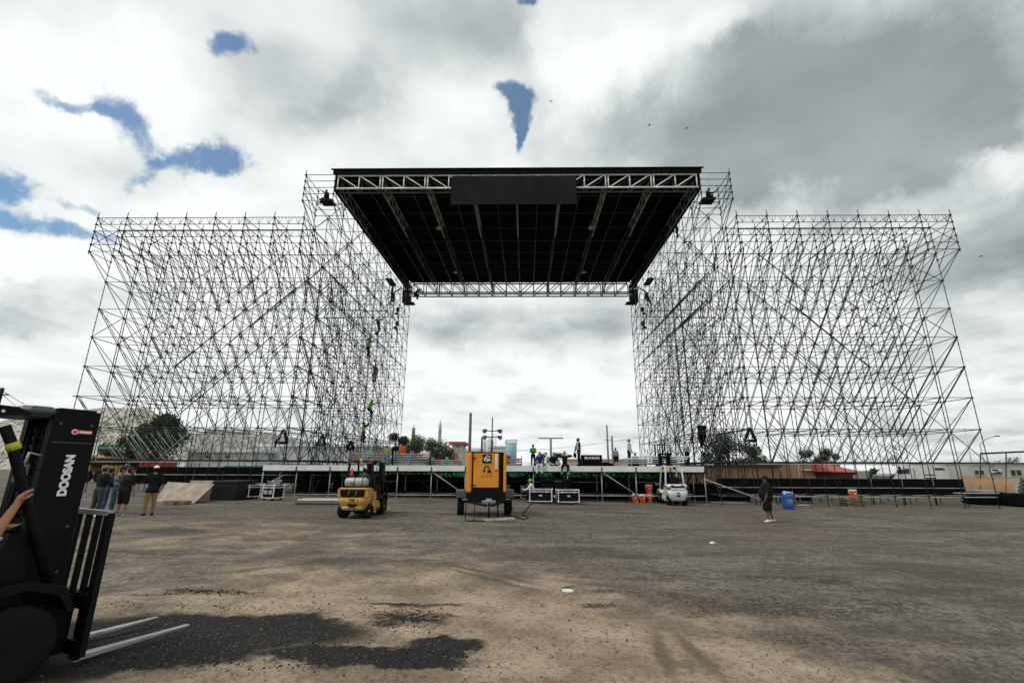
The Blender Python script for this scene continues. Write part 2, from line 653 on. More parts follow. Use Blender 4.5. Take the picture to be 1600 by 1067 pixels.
    sandc = mix(rng(fin.outputs['Fac'], .46, .68, 0, .7), sandc, (0.095, 0.070, 0.050))
    col = mix(sandm, grey, sandc)
    # tyre tracks: pairs of browner streaks
    sc2 = N.new('ShaderNodeVectorMath'); sc2.operation = 'SCALE'; L.new(sb.outputs[0], sc2.inputs[0]); sc2.inputs['Scale'].default_value = 0.16
    ad2 = N.new('ShaderNodeVectorMath'); ad2.operation = 'ADD'; L.new(P, ad2.inputs[0]); L.new(sc2.outputs[0], ad2.inputs[1])
    W2 = ad2.outputs[0]
    for (ax, ay, bx, by, w_, th) in [(690, 878, 860, 918, .13, .9), (700, 888, 840, 925, .12, .9), (860, 905, 1120, 935, .16, .6), (560, 880, 720, 872, .12, .6), (1022, 985, 1052, 1067, .10, .8), (1052, 985, 1135, 1067, .10, .8),
                                     (240, 905, 480, 880, .16, .6), (330, 845, 640, 838, .3, .5), (1240, 860, 1590, 900, .35, .45), (900, 850, 1200, 842, .3, .45), (420, 862, 700, 868, .18, .5)]:
        a_, b2 = gnd(ax, ay), gnd(bx, by)
        c_ = (a_ + b2) / 2; hl = (b2 - a_).length / 2
        t = spot(c_.x, c_.y, hl, w_, math.degrees(math.atan2(b2.y - a_.y, b2.x - a_.x)), W2)
        k = mth('MULTIPLY', rng(t, 1.3, 0.3), rng(med.outputs['Fac'], .3, .6, .5 * th, th))
        col = mix(k, col, (0.085, 0.060, 0.040))
    # dark wet gravel patches and scattered dark crumbs, grey-black asphalt millings
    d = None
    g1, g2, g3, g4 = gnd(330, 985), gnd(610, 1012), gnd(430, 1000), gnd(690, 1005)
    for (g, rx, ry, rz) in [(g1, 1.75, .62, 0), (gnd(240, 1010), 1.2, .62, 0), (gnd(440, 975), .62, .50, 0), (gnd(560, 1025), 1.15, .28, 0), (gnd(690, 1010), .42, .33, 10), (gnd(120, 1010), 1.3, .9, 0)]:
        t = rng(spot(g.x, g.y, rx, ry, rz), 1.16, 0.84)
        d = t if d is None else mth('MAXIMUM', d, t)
    for (px, py, rx, ry, th) in [(640, 965, .6, .26, 1.0), (630, 945, .6, .12, .9), (600, 975, .3, .12, .9), (690, 945, .3, .07, .9), (320, 925, .8, .06, .8), (700, 962, .18, .05, .8),
                                 (930, 943, .35, .16, .8), (950, 925, .5, .1, .6), (1055, 900, .25, .1, .6), (890, 917, .12, .06, .9), (240, 930, .5, .08, .5),
                                 (1160, 945, 1.6, .7, .55), (1330, 945, 1.3, .5, .45), (1250, 905, 1.5, .4, .45), (1320, 823, 1.8, .14, .9), (1240, 1000, 1.4, .35, .3),
                                 (270, 828, 1.2, .5, .6), (200, 862, 2, .3, .5), (300, 862, 1.2, .3, .5)]:
        g = gnd(px, py)
        t = mth('MULTIPLY', rng(spot(g.x, g.y, rx, ry), 1.25, 0.4), rng(mth('MULTIPLY_ADD', fin.outputs['Fac'], .6, mth('MULTIPLY', med.outputs['Fac'], .4)), .44, .50, 0, th))
        d = mth('MAXIMUM', d, t)
    darkc = mix(rng(grit.outputs['Fac'], .42, .66), (0.010, 0.010, 0.0095), (0.038, 0.036, 0.033))
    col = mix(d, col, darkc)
    # stony speckle
    v = N.new('ShaderNodeTexVoronoi'); v.inputs['Scale'].default_value = 26
    L.new(P, v.inputs['Vector'])
    sp = rng(v.outputs['Distance'], .17, .10)
    sel = N.new('ShaderNodeSeparateColor'); L.new(v.outputs['Color'], sel.inputs[0])
    k = mth('MULTIPLY', sp, rng(sel.outputs[0], .80, .92))
    col = mix(mth('MULTIPLY', k, .75), col, (0.075, 0.065, 0.055))
    k2 = mth('MULTIPLY', sp, rng(sel.outputs[1], .93, .97))
    col = mix(mth('MULTIPLY', k2, .7), col, (0.42, 0.38, 0.33))
    hsv = N.new('ShaderNodeMix'); hsv.data_type = 'RGBA'; hsv.blend_type = 'MULTIPLY'
    hsv.inputs['Factor'].default_value = 1.0
    L.new(col, hsv.inputs[6])
    gr = N.new('ShaderNodeCombineColor')
    gv = rng(grit.outputs['Fac'], .3, .7, .72, 1.22, False)
    for i in range(3): L.new(gv, gr.inputs[i])
    L.new(gr.outputs[0], hsv.inputs[7])
    L.new(hsv.outputs[2], b.inputs['Base Color'])
    hgt = mth('MULTIPLY_ADD', grit.outputs['Fac'], .25, mth('MULTIPLY_ADD', fin.outputs['Fac'], .8, mth('MULTIPLY', med.outputs['Fac'], 1.4)))
    hgt = mth('MULTIPLY_ADD', d, .25, hgt)
    hgt = mth('MULTIPLY_ADD', k, .35, hgt)
    bp = N.new('ShaderNodeBump'); bp.inputs['Strength'].default_value = .75; bp.inputs['Distance'].default_value = 0.035
    L.new(hgt, bp.inputs['Height']); L.new(bp.outputs[0], b.inputs['Normal'])
    return mt


def lumps(x, y):
    r = max(0.0, 1 - max(abs(x) - 14, 0) / 12) * max(0.0, 1 - max(y - 22, 0) / 8)
    if r <= 0 or y < -4:
        return 0.0
    q = Vector((x * .7, y * .9, 0))
    return r * (0.030 * mn.noise(q) + 0.014 * mn.noise(q * 3.3) + 0.007 * mn.noise(q * 9))


def build_ground():
    def axis(n, near, far):
        out = []
        for i in range(-n, n + 1):
            t = i / n
            out.append(math.copysign(near * abs(t) * 1.0 + far * abs(t) ** 7, t))
        return out
    xs = axis(150, 16, 2500)
    ys = [-600, -200, -60, -20, -8, -2] + [2 + 0.085 * i for i in range(90)] + [9.7 + 0.22 * i for i in range(60)] + [23 + 1.6 * 1.13 ** i for i in range(0, 55)]
    ys = sorted(ys)
    vs = []
    for y in ys:
        for x in xs:
            vs.append((x, y, gz(x) + lumps(x, y)))
    nx = len(xs)
    fs = [(j * nx + i, j * nx + i + 1, (j + 1) * nx + i + 1, (j + 1) * nx + i) for j in range(len(ys) - 1) for i in range(nx - 1)]
    me = bpy.data.meshes.new('ground')
    me.from_pydata(vs, [], fs)
    me.polygons.foreach_set('use_smooth', [True] * len(fs))
    me.materials.append(ground_material())
    o = put('ground', me)
    struct(o)


def hill(name, x0, x1, Y, depth, prof, seed, material):
    """prof: list of (px, py) skyline seen from the camera, built as a ridge with real depth"""
    pts = [at(px, py, Y) for (px, py) in prof]
    nx, ny = 120, 26
    vs = []
    for j in range(ny):
        t = j / (ny - 1)
        for i in range(nx):
            x = x0 + (x1 - x0) * i / (nx - 1)
            z = pts[0].z if x <= pts[0].x else pts[-1].z
            for a, b in zip(pts, pts[1:]):
                if a.x <= x <= b.x:
                    k = (x - a.x) / (b.x - a.x); k = k * k * (3 - 2 * k)
                    z = a.z + (b.z - a.z) * k
            env = math.sin(math.pi * min(1, max(0, t)) * .97 + .03)
            q = Vector((x * .02, t * 4 + seed, seed))
            h = -3 + (z + 3) * env * (1 + .10 * mn.fractal(q * 1.0, 1.0, 2.1, 4)) + 1.2 * env * mn.noise(q * 5)
            vs.append((x, Y - depth / 2 + depth * t, h))
    fs = [(j * nx + i, j * nx + i + 1, (j + 1) * nx + i + 1, (j + 1) * nx + i) for j in range(ny - 1) for i in range(nx - 1)]
    me = bpy.data.meshes.new(name); me.from_pydata(vs, [], fs)
    me.polygons.foreach_set('use_smooth', [True] * len(fs))
    me.materials.append(material)
    struct(put(name, me))


build_ground()
HILL1 = mat('pale_rocky_slope', (0.42, 0.40, 0.34), 0.95, 0, 0, 0.42, .6, 0.5, (0.10, 0.105, 0.075), thr=(.50, .58))
HILL2 = mat('grey_scrub_slope', (0.30, 0.29, 0.275), 0.95, 0, 0, 0.2, .6, 0.5, (0.15, 0.15, 0.13), thr=(.45, .60))
hill('hill', -420, -190, 320, 110, [(-40, 690), (40, 652), (90, 660), (130, 644), (190, 636), (225, 638), (250, 652), (290, 690), (330, 712)], 2.0, HILL1)
hill('hill_far', -420, -60, 420, 120, [(-40, 665), (45, 648), (120, 665), (300, 682), (350, 672), (420, 680), (500, 690), (560, 700), (620, 716)], 7.0, HILL2)

# ------------------------------------------------------------------ scaffolding
LV = [0.45 + 2.0 * k for k in range(11)]
random.seed(4)


def collars(root, pts, name='rosette'):
    mb = MB()
    for (p, r, h) in pts:
        q = Vector(p) - root.location
        mb.cone(q - Vector((0, 0, h)), q + Vector((0, 0, h)), r, r, 6, True, False)
    stuff(mb.build(name, STEEL, root))


def redmarks(root, pts):
    mb = MB()
    for (p, d) in pts:
        q = Vector(p) - root.location
        d = Vector(d).normalized() * .06
        mb.tube(q - d, q + d, .036, 6)
    stuff(mb.build('red_marking', REDPAINT, root))


def girder(F, a, b, h, n, kind='lattice_web', r=.024):
    """vertical web between two chords, a,b top ends"""
    a = Vector(a); b = Vector(b); dz = Vector((0, 0, -h))
    F.add('top_chord', a, b, .026); F.add('bottom_chord', a + dz, b + dz, .026)
    for i in range(n):
        p = a.lerp(b, (i + .12) / n); q = a.lerp(b, (i + .5) / n); w = a.lerp(b, (i + .88) / n)
        F.add(kind, p, q + dz, .013); F.add(kind, q + dz, w, .013); F.add(kind, q + dz, q, .013)


def wing(s, label):
    bay = 2.03
    xs = [s * (28.85 - bay * i) - .42 for i in range(8)]
    ys = [30.0, 32.05, 34.1, 36.15]
    root = thing('scaffold_wing', label, 'scaffolding', (s * 21.8 - .42, 33, gz(s * 21.8)), 0, 'tube scaffold walls flanking the stage')
    F = Frame(root)
    cl, red = [], []
    top = 18.45
    lv = LV[:9] + [top]
    for i, x in enumerate(xs):
        for j, y in enumerate(ys):
            g = gz(x)
            zt = (18.8, 18.8, 18.3, 16.9)[j]
            F.add('post', (x, y, g + .02), (x, y, zt), .024)
            for k in range(2, 38):
                z = .45 + .5 * k - .5
                if z < zt: cl.append(((x, y, z), .052 if k % 4 == 1 else .040, .02))
            for z in lv:
                if z < zt:
                    cl.append(((x, y, z), .078, .045))
                    if random.random() < .18: red.append(((x + random.choice((-.2, .2)), y, z), (1, 0, 0)))
            F.add('base_plate', (x, y, g), (x, y, g + .025), .09)
    for z in lv[1:]:
        for j, y in enumerate(ys):
            if (z > 18 and j == 3): continue
            for i in range(7):
                F.add('ledger', (xs[i], y, z), (xs[i + 1], y, z), .021)
    for j, y in enumerate(ys):
        for i in range(7):
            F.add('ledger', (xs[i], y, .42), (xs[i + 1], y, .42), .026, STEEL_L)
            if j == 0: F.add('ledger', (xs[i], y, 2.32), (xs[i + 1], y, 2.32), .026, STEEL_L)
    for z in lv[:9] + [14.95, 16.95, 17.45]:
        for i, x in enumerate(xs):
            if z in (14.95, 17.45) and i > 0: continue
            for j in range(3):
                if z > 16.5 and j == 2: continue
                F.add('ledger', (x, ys[j], z), (x, ys[j + 1], z), .026)
    for k in range(1, 8):
        for i, x in enumerate(xs):
            for j in range(3):
                if random.random() < .93 or i == 0:
                    F.add('brace', (x, ys[j], lv[k + 1]), (x, ys[j + 1], lv[k]), .024, STEEL_L if k < 2 else STEEL)  # lowest braces get the lit steel colour, those above the shaded one
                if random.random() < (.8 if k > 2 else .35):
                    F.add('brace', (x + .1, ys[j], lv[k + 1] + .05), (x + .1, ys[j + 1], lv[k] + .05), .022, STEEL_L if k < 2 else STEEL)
                if random.random() < .25:
                    F.add('brace', (x - .06, ys[j + 1], lv[k + 1]), (x - .06, ys[j], lv[k]), .025)
    for x in xs:
        for j in range(2):
            F.add('ledger', (x, ys[j], 17.95), (x, ys[j + 1], 17.95), .028)
            F.add('brace', (x + .05, ys[j], 17.95), (x + .05, ys[j + 1], lv[7] + .5), .026)
            F.add('brace', (x + .09, ys[j + 1], top - .5), (x + .09, ys[j + 1] + (2.05 if j == 0 else 2.05), lv[7]), .026)
            F.add('brace', (x, ys[j], top), (x, ys[j + 1], lv[8] + .5), .023)
    for k in range(1, 9):
        for j in range(4):
            for i in range(7):
                if i == 0 and j in (0, 1):
                    fall = True
                elif j == 0 and i in (1, 2) and k == 1:
                    fall = True
                elif (i + k + j) % 7 in (0, 2, 5) or k == 1:
                    fall = i < 3
                else:
                    continue
                if k == 8 and j != 1: continue
                za, zb = lv[min(k + 1, 9)], lv[k]
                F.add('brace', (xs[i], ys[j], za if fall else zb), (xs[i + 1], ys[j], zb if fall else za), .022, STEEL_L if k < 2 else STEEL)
    # long raking tubes over several bays
    for (i0, k0, n, j) in ((4, 2, 3, 1), (1, 2, 6, 3), (3, 1, 5, 0), (5, 6, 3, 1), (2, 6, 3, 2), (3, 3, 4, 2), (4, 4, 3, 0), (3, 5, 3, 3), (1, 5, 4, 3), (2, 1, 5, 2)):
        F.add('long_brace', (xs[i0 - 1], ys[j] + .05, lv[k0]), (xs[min(7, i0 - 1 + n)], ys[j] + .05, lv[min(8, k0 + n)]), .024)
    # forward overhang at the top
    yo = 28.3
    for i, x in enumerate(xs):
        F.add('overhang_post', (x, yo, 15.75), (x, yo, 18.85), .027)
        for k in range(6):
            z = 18.45 - .5 * k
            cl.append(((x, yo, z), .07, .045))
            cl.append(((x, 30, z), .07, .045))
            if True: F.add('overhang_ledger', (x, yo, z), (x, 30, z), .024)
        F.add('overhang_brace', (x, yo, 15.95), (x, 30, 14.95), .024)
        F.add('overhang_brace', (x, yo, 15.95), (x, 30, 14.45), .024)
        F.add('overhang_brace', (x, yo, 18.45), (x, 30, 16.45), .024)
        F.add('overhang_brace', (x, yo, 17.45), (x, 30, 15.45), .024)
        if i % 2 == 0: F.add('overhang_brace', (x + .06, 30, 18.45), (x + .06, yo, 16.45), .024)
    for i in range(7):
        girder(F, (xs[i], yo, 18.45), (xs[i + 1], yo, 18.45), .5, 3)
        girder(F, (xs[i], 30, 18.42), (xs[i + 1], 30, 18.42), .5, 3)
        F.add('ledger', (xs[i], yo, 16.45), (xs[i + 1], yo, 16.45), .022) if i < 1 else None
        F.add('ledger', (xs[i], yo, 15.95), (xs[i + 1], yo, 15.95), .022) if i < 1 else None
        F.add('ledger', (xs[i], yo, 17.45), (xs[i + 1], yo, 17.45), .022)
    F.finish()
    collars(root, cl)
    redmarks(root, red)
    return root


def tower(s, label):
    root = thing('scaffold_tower', label, 'scaffolding', (s * 13.6 - .6, 40, gz(s * 13.6)), 0, 'scaffold towers carrying the stage roof')
    F = Frame(root)
    X = [s * 12.5 - .6, s * 14.56 - .6, s * 16.62 - .6]
    Y = [30.0 + 2.0 * j for j in range(11)]
    lv = LV
    cl, red = [], []
    zt = 20.6
    for a, x in enumerate(X):
        for j, y in enumerate(Y):
            if a == 2 and y < 37.5: continue
            h = zt if a < 2 else 18.6
            if a == 1 and y < 37: h = 20.6
            F.add('post', (x + s * .02, y, gz(x) + .02), (x + s * .02, y, h), .025)
            for k in range(1, 40):
                z = .45 + .5 * k
                if z < h: cl.append(((x + s * .02, y, z), .07 if k % 4 == 0 else .040, .04 if k % 4 == 0 else .02))
            F.add('base_plate', (x, y, gz(x)), (x, y, gz(x) + .025), .09)
    for k, z in enumerate(lv):
        for j, y in enumerate(Y):
            F.add('ledger', (X[0], y, z), (X[1], y, z), .024)
            if y > 37.5 and k < 10: F.add('ledger', (X[1], y, z), (X[2], y, z), .024)
            if random.random() < .25: red.append(((X[0] + s * .2, y, z), (1, 0, 0)))
            if j < 10:
                for a in range(3):
                    if a == 2 and (y < 37.5 or k == 10): continue
                    F.add('ledger', (X[a], y, z), (X[a], Y[j + 1], z), .024)
    for k in range(10):
        for j, y in enumerate(Y):
            if k > 0 or j > 6:
                if True:
                    up = (k + j) % 2 == 0
                    F.add('brace', (X[0], y, lv[k + (0 if up else 1)]), (X[1], y, lv[k + (1 if up else 0)]), .023)
                if (j + 2 * k) % 3 == 0:
                    F.add('brace', (X[0], y + .08, lv[k + (1 if up else 0)]) , (X[1], y + .08, lv[k + (0 if up else 1)]), .022)
                if y > 37.5 and k < 9:
                    F.add('brace', (X[1], y, lv[k]), (X[2], y, lv[k + 1]), .023)
            if j < 10:
                up = (j + k) % 2 == 0
                for a in range(3):
                    if a == 2 and (y < 37.5 or k == 9): continue
                    if a < 2 and (j + k) % 2 == 0:
                        F.add('brace', (X[a], y + .06, lv[k + 1] + .4), (X[a], Y[j + 1], lv[k] + .4), .022)
                    if True:
                        F.add('brace', (X[a], y, lv[k + (0 if up ^ (a == 1) else 1)]), (X[a], Y[j + 1], lv[k + (1 if up ^ (a == 1) else 0)]), .023)
    # intermediate guard rails make the upper part denser
    for k in range(5, 10):
        for j in range(10):
            F.add('guard_rail', (X[0], Y[j], lv[k] + 1.0), (X[0], Y[j + 1], lv[k] + 1.0), .022)
            if j % 2: F.add('guard_rail', (X[1], Y[j], lv[k] + 1.0), (X[1], Y[j + 1], lv[k] + 1.0), .022)
    yo = 28.0
    for x in X[:2]:
        F.add('overhang_post', (x, yo, 19.4), (x, yo, 21.9), .027)
        F.add('overhang_post', (x, 30, 20.5), (x, 30, 21.9), .027)
        for k in range(5):
            z = 21.55 - .5 * k
            F.add('overhang_ledger', (x, yo, z), (x, 30, z), .024)
            cl.append(((x, yo, z), .07, .045)); cl.append(((x, 30, z), .07, .045))
        for (za, zb) in ((19.55, 18.45), (19.55, 17.95), (21.55, 19.55), (20.55, 18.95)):
            F.add('overhang_brace', (x, yo, za), (x, 30, zb), .024)
    for k in range(5):
        z = 21.55 - .5 * k
        F.add('overhang_ledger', (X[0], yo, z), (X[1], yo, z), .024)
        if k > 1: F.add('overhang_ledger', (X[0], 30, z), (X[1], 30, z), .022)
    for j in range(1, 10):
        # dark working platforms stepped along the roof edge
        if j in (7,):
            mb = MB()
            mb.cbox((X[0] + s * .8 - root.location.x, Y[j] + .9 - root.location.y, (20.55 if j < 8 else 18.6) - root.location.z), .7, 2.0, .06)
            mb.build('plank_platform', DARKALU, root)
    mb = MB(); mb.cbox((X[0] + s * .75 - root.location.x, 28.9 - root.location.y, 19.95 - root.location.z), .9, .9, .06)
    mb.build('plank_platform', DARKALU, root)
    # ladder the climbers use
    lx, ly = s * 12.85 - .6, 38.6
    for dx in (-.2, .2):
        F.add('ladder_rail', (lx + dx, ly, .2), (lx + dx, ly, 18.4), .022, STEEL_L)
    for k in range(60):
        F.add('ladder_rung', (lx - .2, ly, .5 + .3 * k), (lx + .2, ly, .5 + .3 * k), .012, STEEL_L)
    F.finish()
    collars(root, cl)
    redmarks(root, red)
    # dark sleeve block and hoist at the rear roof corner
    mb = MB()
    c = Vector((s * 12.8 - .6, 49.6, 20.9)) - root.location
    for dz in (-.75, -.25, .45, 1.1):
        mb.cbox(c + Vector((0, 0, dz)), .8, .8, .12)
    for dx in (-.36, .36):
        for dy in (-.36, .36):
            mb.cbox(c + Vector((dx, dy, .1)), .13, .13, 2.3)
    mb.cbox(c + Vector((s * .1, -.2, -.2)), .55, .5, .9)
    mb.cbox(c + Vector((-s * .3, 0, -1.0)), 1.2, .9, .12)
    mb.path([c + Vector((s * .7, -.5, .6)), c + Vector((s * 1.3, -.9, -.1)), c + Vector((s * 1.5, -1.2, -1.5))], .09, 6)
    mb.build('roof_sleeve_block', BLACK, root)
    for (j, z) in ((8, 19.6), (9, 18.8), (9, 17.2)):
        mb = MB()
        c = Vector((s * 13.4 - .6, Y[j] + .5, z)) - root.location
        mb.cbox(c, .22, .3, .5, .4); mb.cbox(c + Vector((s * .2, .2, -.4)), .3, .2, .2, .9)
        mb.path([c, c + Vector((.1, .1, -1.2)), c + Vector((-.1, .3, -2.3))], .05, 5)
        mb.build('chain_hoist', BLACK, root)


wing(-1, 'left scaffold wall of bare tubes, beside the black forklift')
wing(1, 'right scaffold wall of bare tubes, in front of the brick building')
tower(-1, 'dense scaffold tower left of the stage, with the climbers on it')
tower(1, 'dense scaffold tower right of the stage, above the white forklift')


# ------------------------------------------------------------------ roof
FRALU = mat('lit_aluminium', (0.42, 0.43, 0.41), 0.5, 0.1)  # daylight on the front ends of the rafters, put into the colour
def roof():
    root = thing('stage_roof', 'huge flat black stage roof with a white front truss, spanning the two towers', 'stage roof', (-.6, 38, 20.0))
    o = Vector((0, 38, 20.0))
    F = Frame(root)
    W = 12.35
    _add = F.add
    F.add = lambda k_, a_, b_, r_=.026, m_=None: _add(k_, Vector(a_) + Vector((-.6, 0, 0)), Vector(b_) + Vector((-.6, 0, 0)), r_, m_)
    zt, zb = 21.42, 20.42
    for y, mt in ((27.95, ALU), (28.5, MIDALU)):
        for z in (zt, zb):
            for i in range(8):
                F.add('front_chord', (-W + i * 2 * W / 8 + .02, y, z), (-W + (i + 1) * 2 * W / 8 - .02, y, z), .068, mt)
        for i in range(8):
            x0 = -W + i * 2 * W / 8; x1 = x0 + 2 * W / 8; xm = (x0 + x1) / 2
            for x in (x0 + .09, xm, x1 - .09):
                F.add('front_web', (x, y, zb), (x, y, zt), .048, mt)
            sg = i < 4
            for (a, b) in ((x0 + .12, xm), (xm, x1 - .12)):
                F.add('front_web', (a, y, zt if sg else zb), (b, y, zb if sg else zt), .048, mt)
    for i in range(9):
        x = -W + i * 2 * W / 8
        n = 14
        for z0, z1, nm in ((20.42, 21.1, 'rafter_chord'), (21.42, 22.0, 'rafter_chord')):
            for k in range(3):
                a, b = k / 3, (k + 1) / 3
                F.add(nm, (x, 28.5 + 20.5 * a, z0 + (z1 - z0) * a), (x, 28.5 + 20.5 * b, z0 + (z1 - z0) * b), .05, FRALU if k == 0 else MIDALU)  # daylight fading inwards is painted: lit colour in front, shaded behind
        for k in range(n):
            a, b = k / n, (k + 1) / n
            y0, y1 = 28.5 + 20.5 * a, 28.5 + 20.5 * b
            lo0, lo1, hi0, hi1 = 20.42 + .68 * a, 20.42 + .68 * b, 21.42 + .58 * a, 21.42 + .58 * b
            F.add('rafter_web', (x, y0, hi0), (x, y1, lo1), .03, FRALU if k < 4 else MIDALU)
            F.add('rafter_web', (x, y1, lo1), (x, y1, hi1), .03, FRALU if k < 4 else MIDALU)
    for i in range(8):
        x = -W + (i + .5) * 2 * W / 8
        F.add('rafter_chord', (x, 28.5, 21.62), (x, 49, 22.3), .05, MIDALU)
    for k in range(1, 8):
        y = 28.5 + 20.5 * k / 8
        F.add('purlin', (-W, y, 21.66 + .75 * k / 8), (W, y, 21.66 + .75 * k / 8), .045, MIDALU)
    for y in (35.3, 42.2):
        for z in (20.9, 21.7):
            F.add('cross_chord', (-W, y, z), (W, y, z), .04, DARKALU)
        for k in range(24):
            x0 = -W + k * 2 * W / 24; x1 = x0 + 2 * W / 24
            F.add('cross_web', (x0, y, 20.9 if k % 2 else 21.7), (x1, y, 21.7 if k % 2 else 20.9), .022, DARKALU)
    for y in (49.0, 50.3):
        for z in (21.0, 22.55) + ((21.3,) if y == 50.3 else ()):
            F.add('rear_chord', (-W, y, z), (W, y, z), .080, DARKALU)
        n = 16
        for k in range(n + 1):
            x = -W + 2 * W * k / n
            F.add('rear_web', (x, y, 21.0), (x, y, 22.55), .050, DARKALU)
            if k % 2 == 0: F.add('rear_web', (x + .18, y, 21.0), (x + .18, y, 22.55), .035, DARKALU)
            if k < n:
                x1 = -W + 2 * W * (k + 1) / n
                a, b = (22.55, 21.0) if k < n / 2 else (21.0, 22.55)
                F.add('rear_web', (x, y, a), (x1, y, b), .048, DARKALU)
    F.finish()
    # cover: panels of black membrane, one per roof bay
    nb = 8
    me = MB()
    for i in range(nb):
        x0 = -12.6 + i * 25.2 / nb; x1 = x0 + 25.2 / nb
        me = MB()
        n = 10
        vs, fs = [], []
        for k in range(n + 1):
            y = 27.86 + 22.3 * k / n
            z = 21.78 + .88 * k / n
            for q in range(5):
                x = x0 + (x1 - x0) * q / 4
                sag = -.05 * math.sin(math.pi * q / 4) * (1 if k % 2 else .6)
                vs.append((x - o.x, y - o.y, z + sag - o.z))
        m0 = len(vs)
        vs += [(a, b, c + .05) for (a, b, c) in vs]
        for k in range(n):
            for q in range(4):
                a = k * 5 + q
                fs.append((a, a + 1, a + 6, a + 5)); fs.append((a + m0, a + 5 + m0, a + 6 + m0, a + 1 + m0))
        for q in range(4):
            fs.append((q, q + m0, q + 1 + m0, q + 1)); a = n * 5 + q; fs.append((a, a + 1, a + 1 + m0, a + m0))
        for k in range(n):
            fs.append((k * 5, (k + 1) * 5, (k + 1) * 5 + m0, k * 5 + m0)); a = k * 5 + 4; fs.append((a, a + m0, a + 5 + m0, a + 5))
        me.add(vs, fs)
        me.build('roof_membrane', BLACKCLOTH, root)
        e = MB(); e.box(x0 - o.x, x1 - o.x - .01, 27.78 - o.y, 27.85 - o.y, 21.44 - o.z, 21.80 - o.z)
        e.build('membrane_valance', BLACKCLOTH, root)
    mb = MB()
    mb.box(-12.75 - o.x, 12.75 - o.x, 27.70 - o.y, 27.86 - o.y, 21.805 - o.z, 21.84 - o.z)
    mb.build('front_gutter', BLACK, root)
    for s in (-1, 1):
        for k in range(8):
            y0 = 28.1 + 20.9 * k / 8; y1 = 28.1 + 20.9 * (k + 1) / 8 - .02
            z0, z1 = 20.30 + .7 * k / 8, 20.30 + .7 * (k + 1) / 8
            t0, t1 = 21.74 + .84 * k / 8, 21.74 + .84 * (k + 1) / 8
            xa, xb = s * 12.5 - .02, s * 12.5 + .02
            e = MB(); e.hexa([(xa - o.x, y0 - o.y, z0 - o.z), (xb - o.x, y0 - o.y, z0 - o.z), (xb - o.x, y1 - o.y, z1 - o.z), (xa - o.x, y1 - o.y, z1 - o.z),
                              (xa - o.x, y0 - o.y, t0 - o.z), (xb - o.x, y0 - o.y, t0 - o.z), (xb - o.x, y1 - o.y, t1 - o.z), (xa - o.x, y1 - o.y, t1 - o.z)])
            e.build('side_skirt', BLACKCLOTH, root)
    for (px, py, Y) in ((685, 380, 34.5), (925, 386, 34.5), (712, 430, 44), (912, 428, 44)):
        p = at(px, py, Y)
        p.z = 20.95 if Y < 40 else 21.2
        d = MB(); q = p - root.location
        d.lathe(q, [(.02, .3), (.05, .25), (.22, .1), (.24, 0), (.2, -.02)], 14)
        d.tube(q + Vector((0, 0, .25)), q + Vector((0, 0, .9)), .012, 5)
        d.build('work_lamp', WHITE, root)
    return root


roof()
bn = MB()
a, b = at(706, 275.5, 27.70), at(901.5, 319, 27.70)
nx = 16
vs, fs = [], []
for k in range(7):
    for i in range(nx + 1):
        x = a.x + (b.x - a.x) * i / nx; z = a.z + (b.z - a.z) * k / 6
        vs.append((x, 27.70 + .015 * math.sin(i * 1.1) * k / 6, z))
m0 = len(vs)
vs += [(x, y + .02, z) for (x, y, z) in vs]
for k in range(6):
    for i in range(nx):
        c = k * (nx + 1) + i
        fs.append((c, c + nx + 1, c + nx + 2, c + 1)); fs.append((c + m0, c + 1 + m0, c + nx + 2 + m0, c + nx + 1 + m0))
bn.add(vs, fs, True)
bo = bn.build('banner', mat('charcoal_banner', (0.011, 0.0125, 0.0145), 0.85, 0, .25, .8))
tag(bo, 'plain charcoal grey banner hung on the middle of the roof front truss', 'banner')
# ------------------------------------------------------------------ people
SKIN = mat('tan_skin', (0.30, 0.15, 0.09), 0.6, 0, .08, 10)
SKIN_D = mat('brown_skin', (0.15, 0.075, 0.045), 0.6, 0, .08, 10)
HAIR = mat('black_hair', (0.010, 0.008, 0.007), 0.7)
CL = {}


def cloth(name, c, rough=.9):
    if name not in CL:
        CL[name] = mat(name, c, rough, 0, .14, 7.0, .25, 25)
    return CL[name]


def seg_dist(p, a, b, ra, rb):
    ab = b - a
    t = max(0.0, min(1.0, (p - a).dot(ab) / max(ab.length_squared, 1e-9)))
    return (p - (a + ab * t)).length - (ra + (rb - ra) * t)


def V(*a):
    return Vector(a)


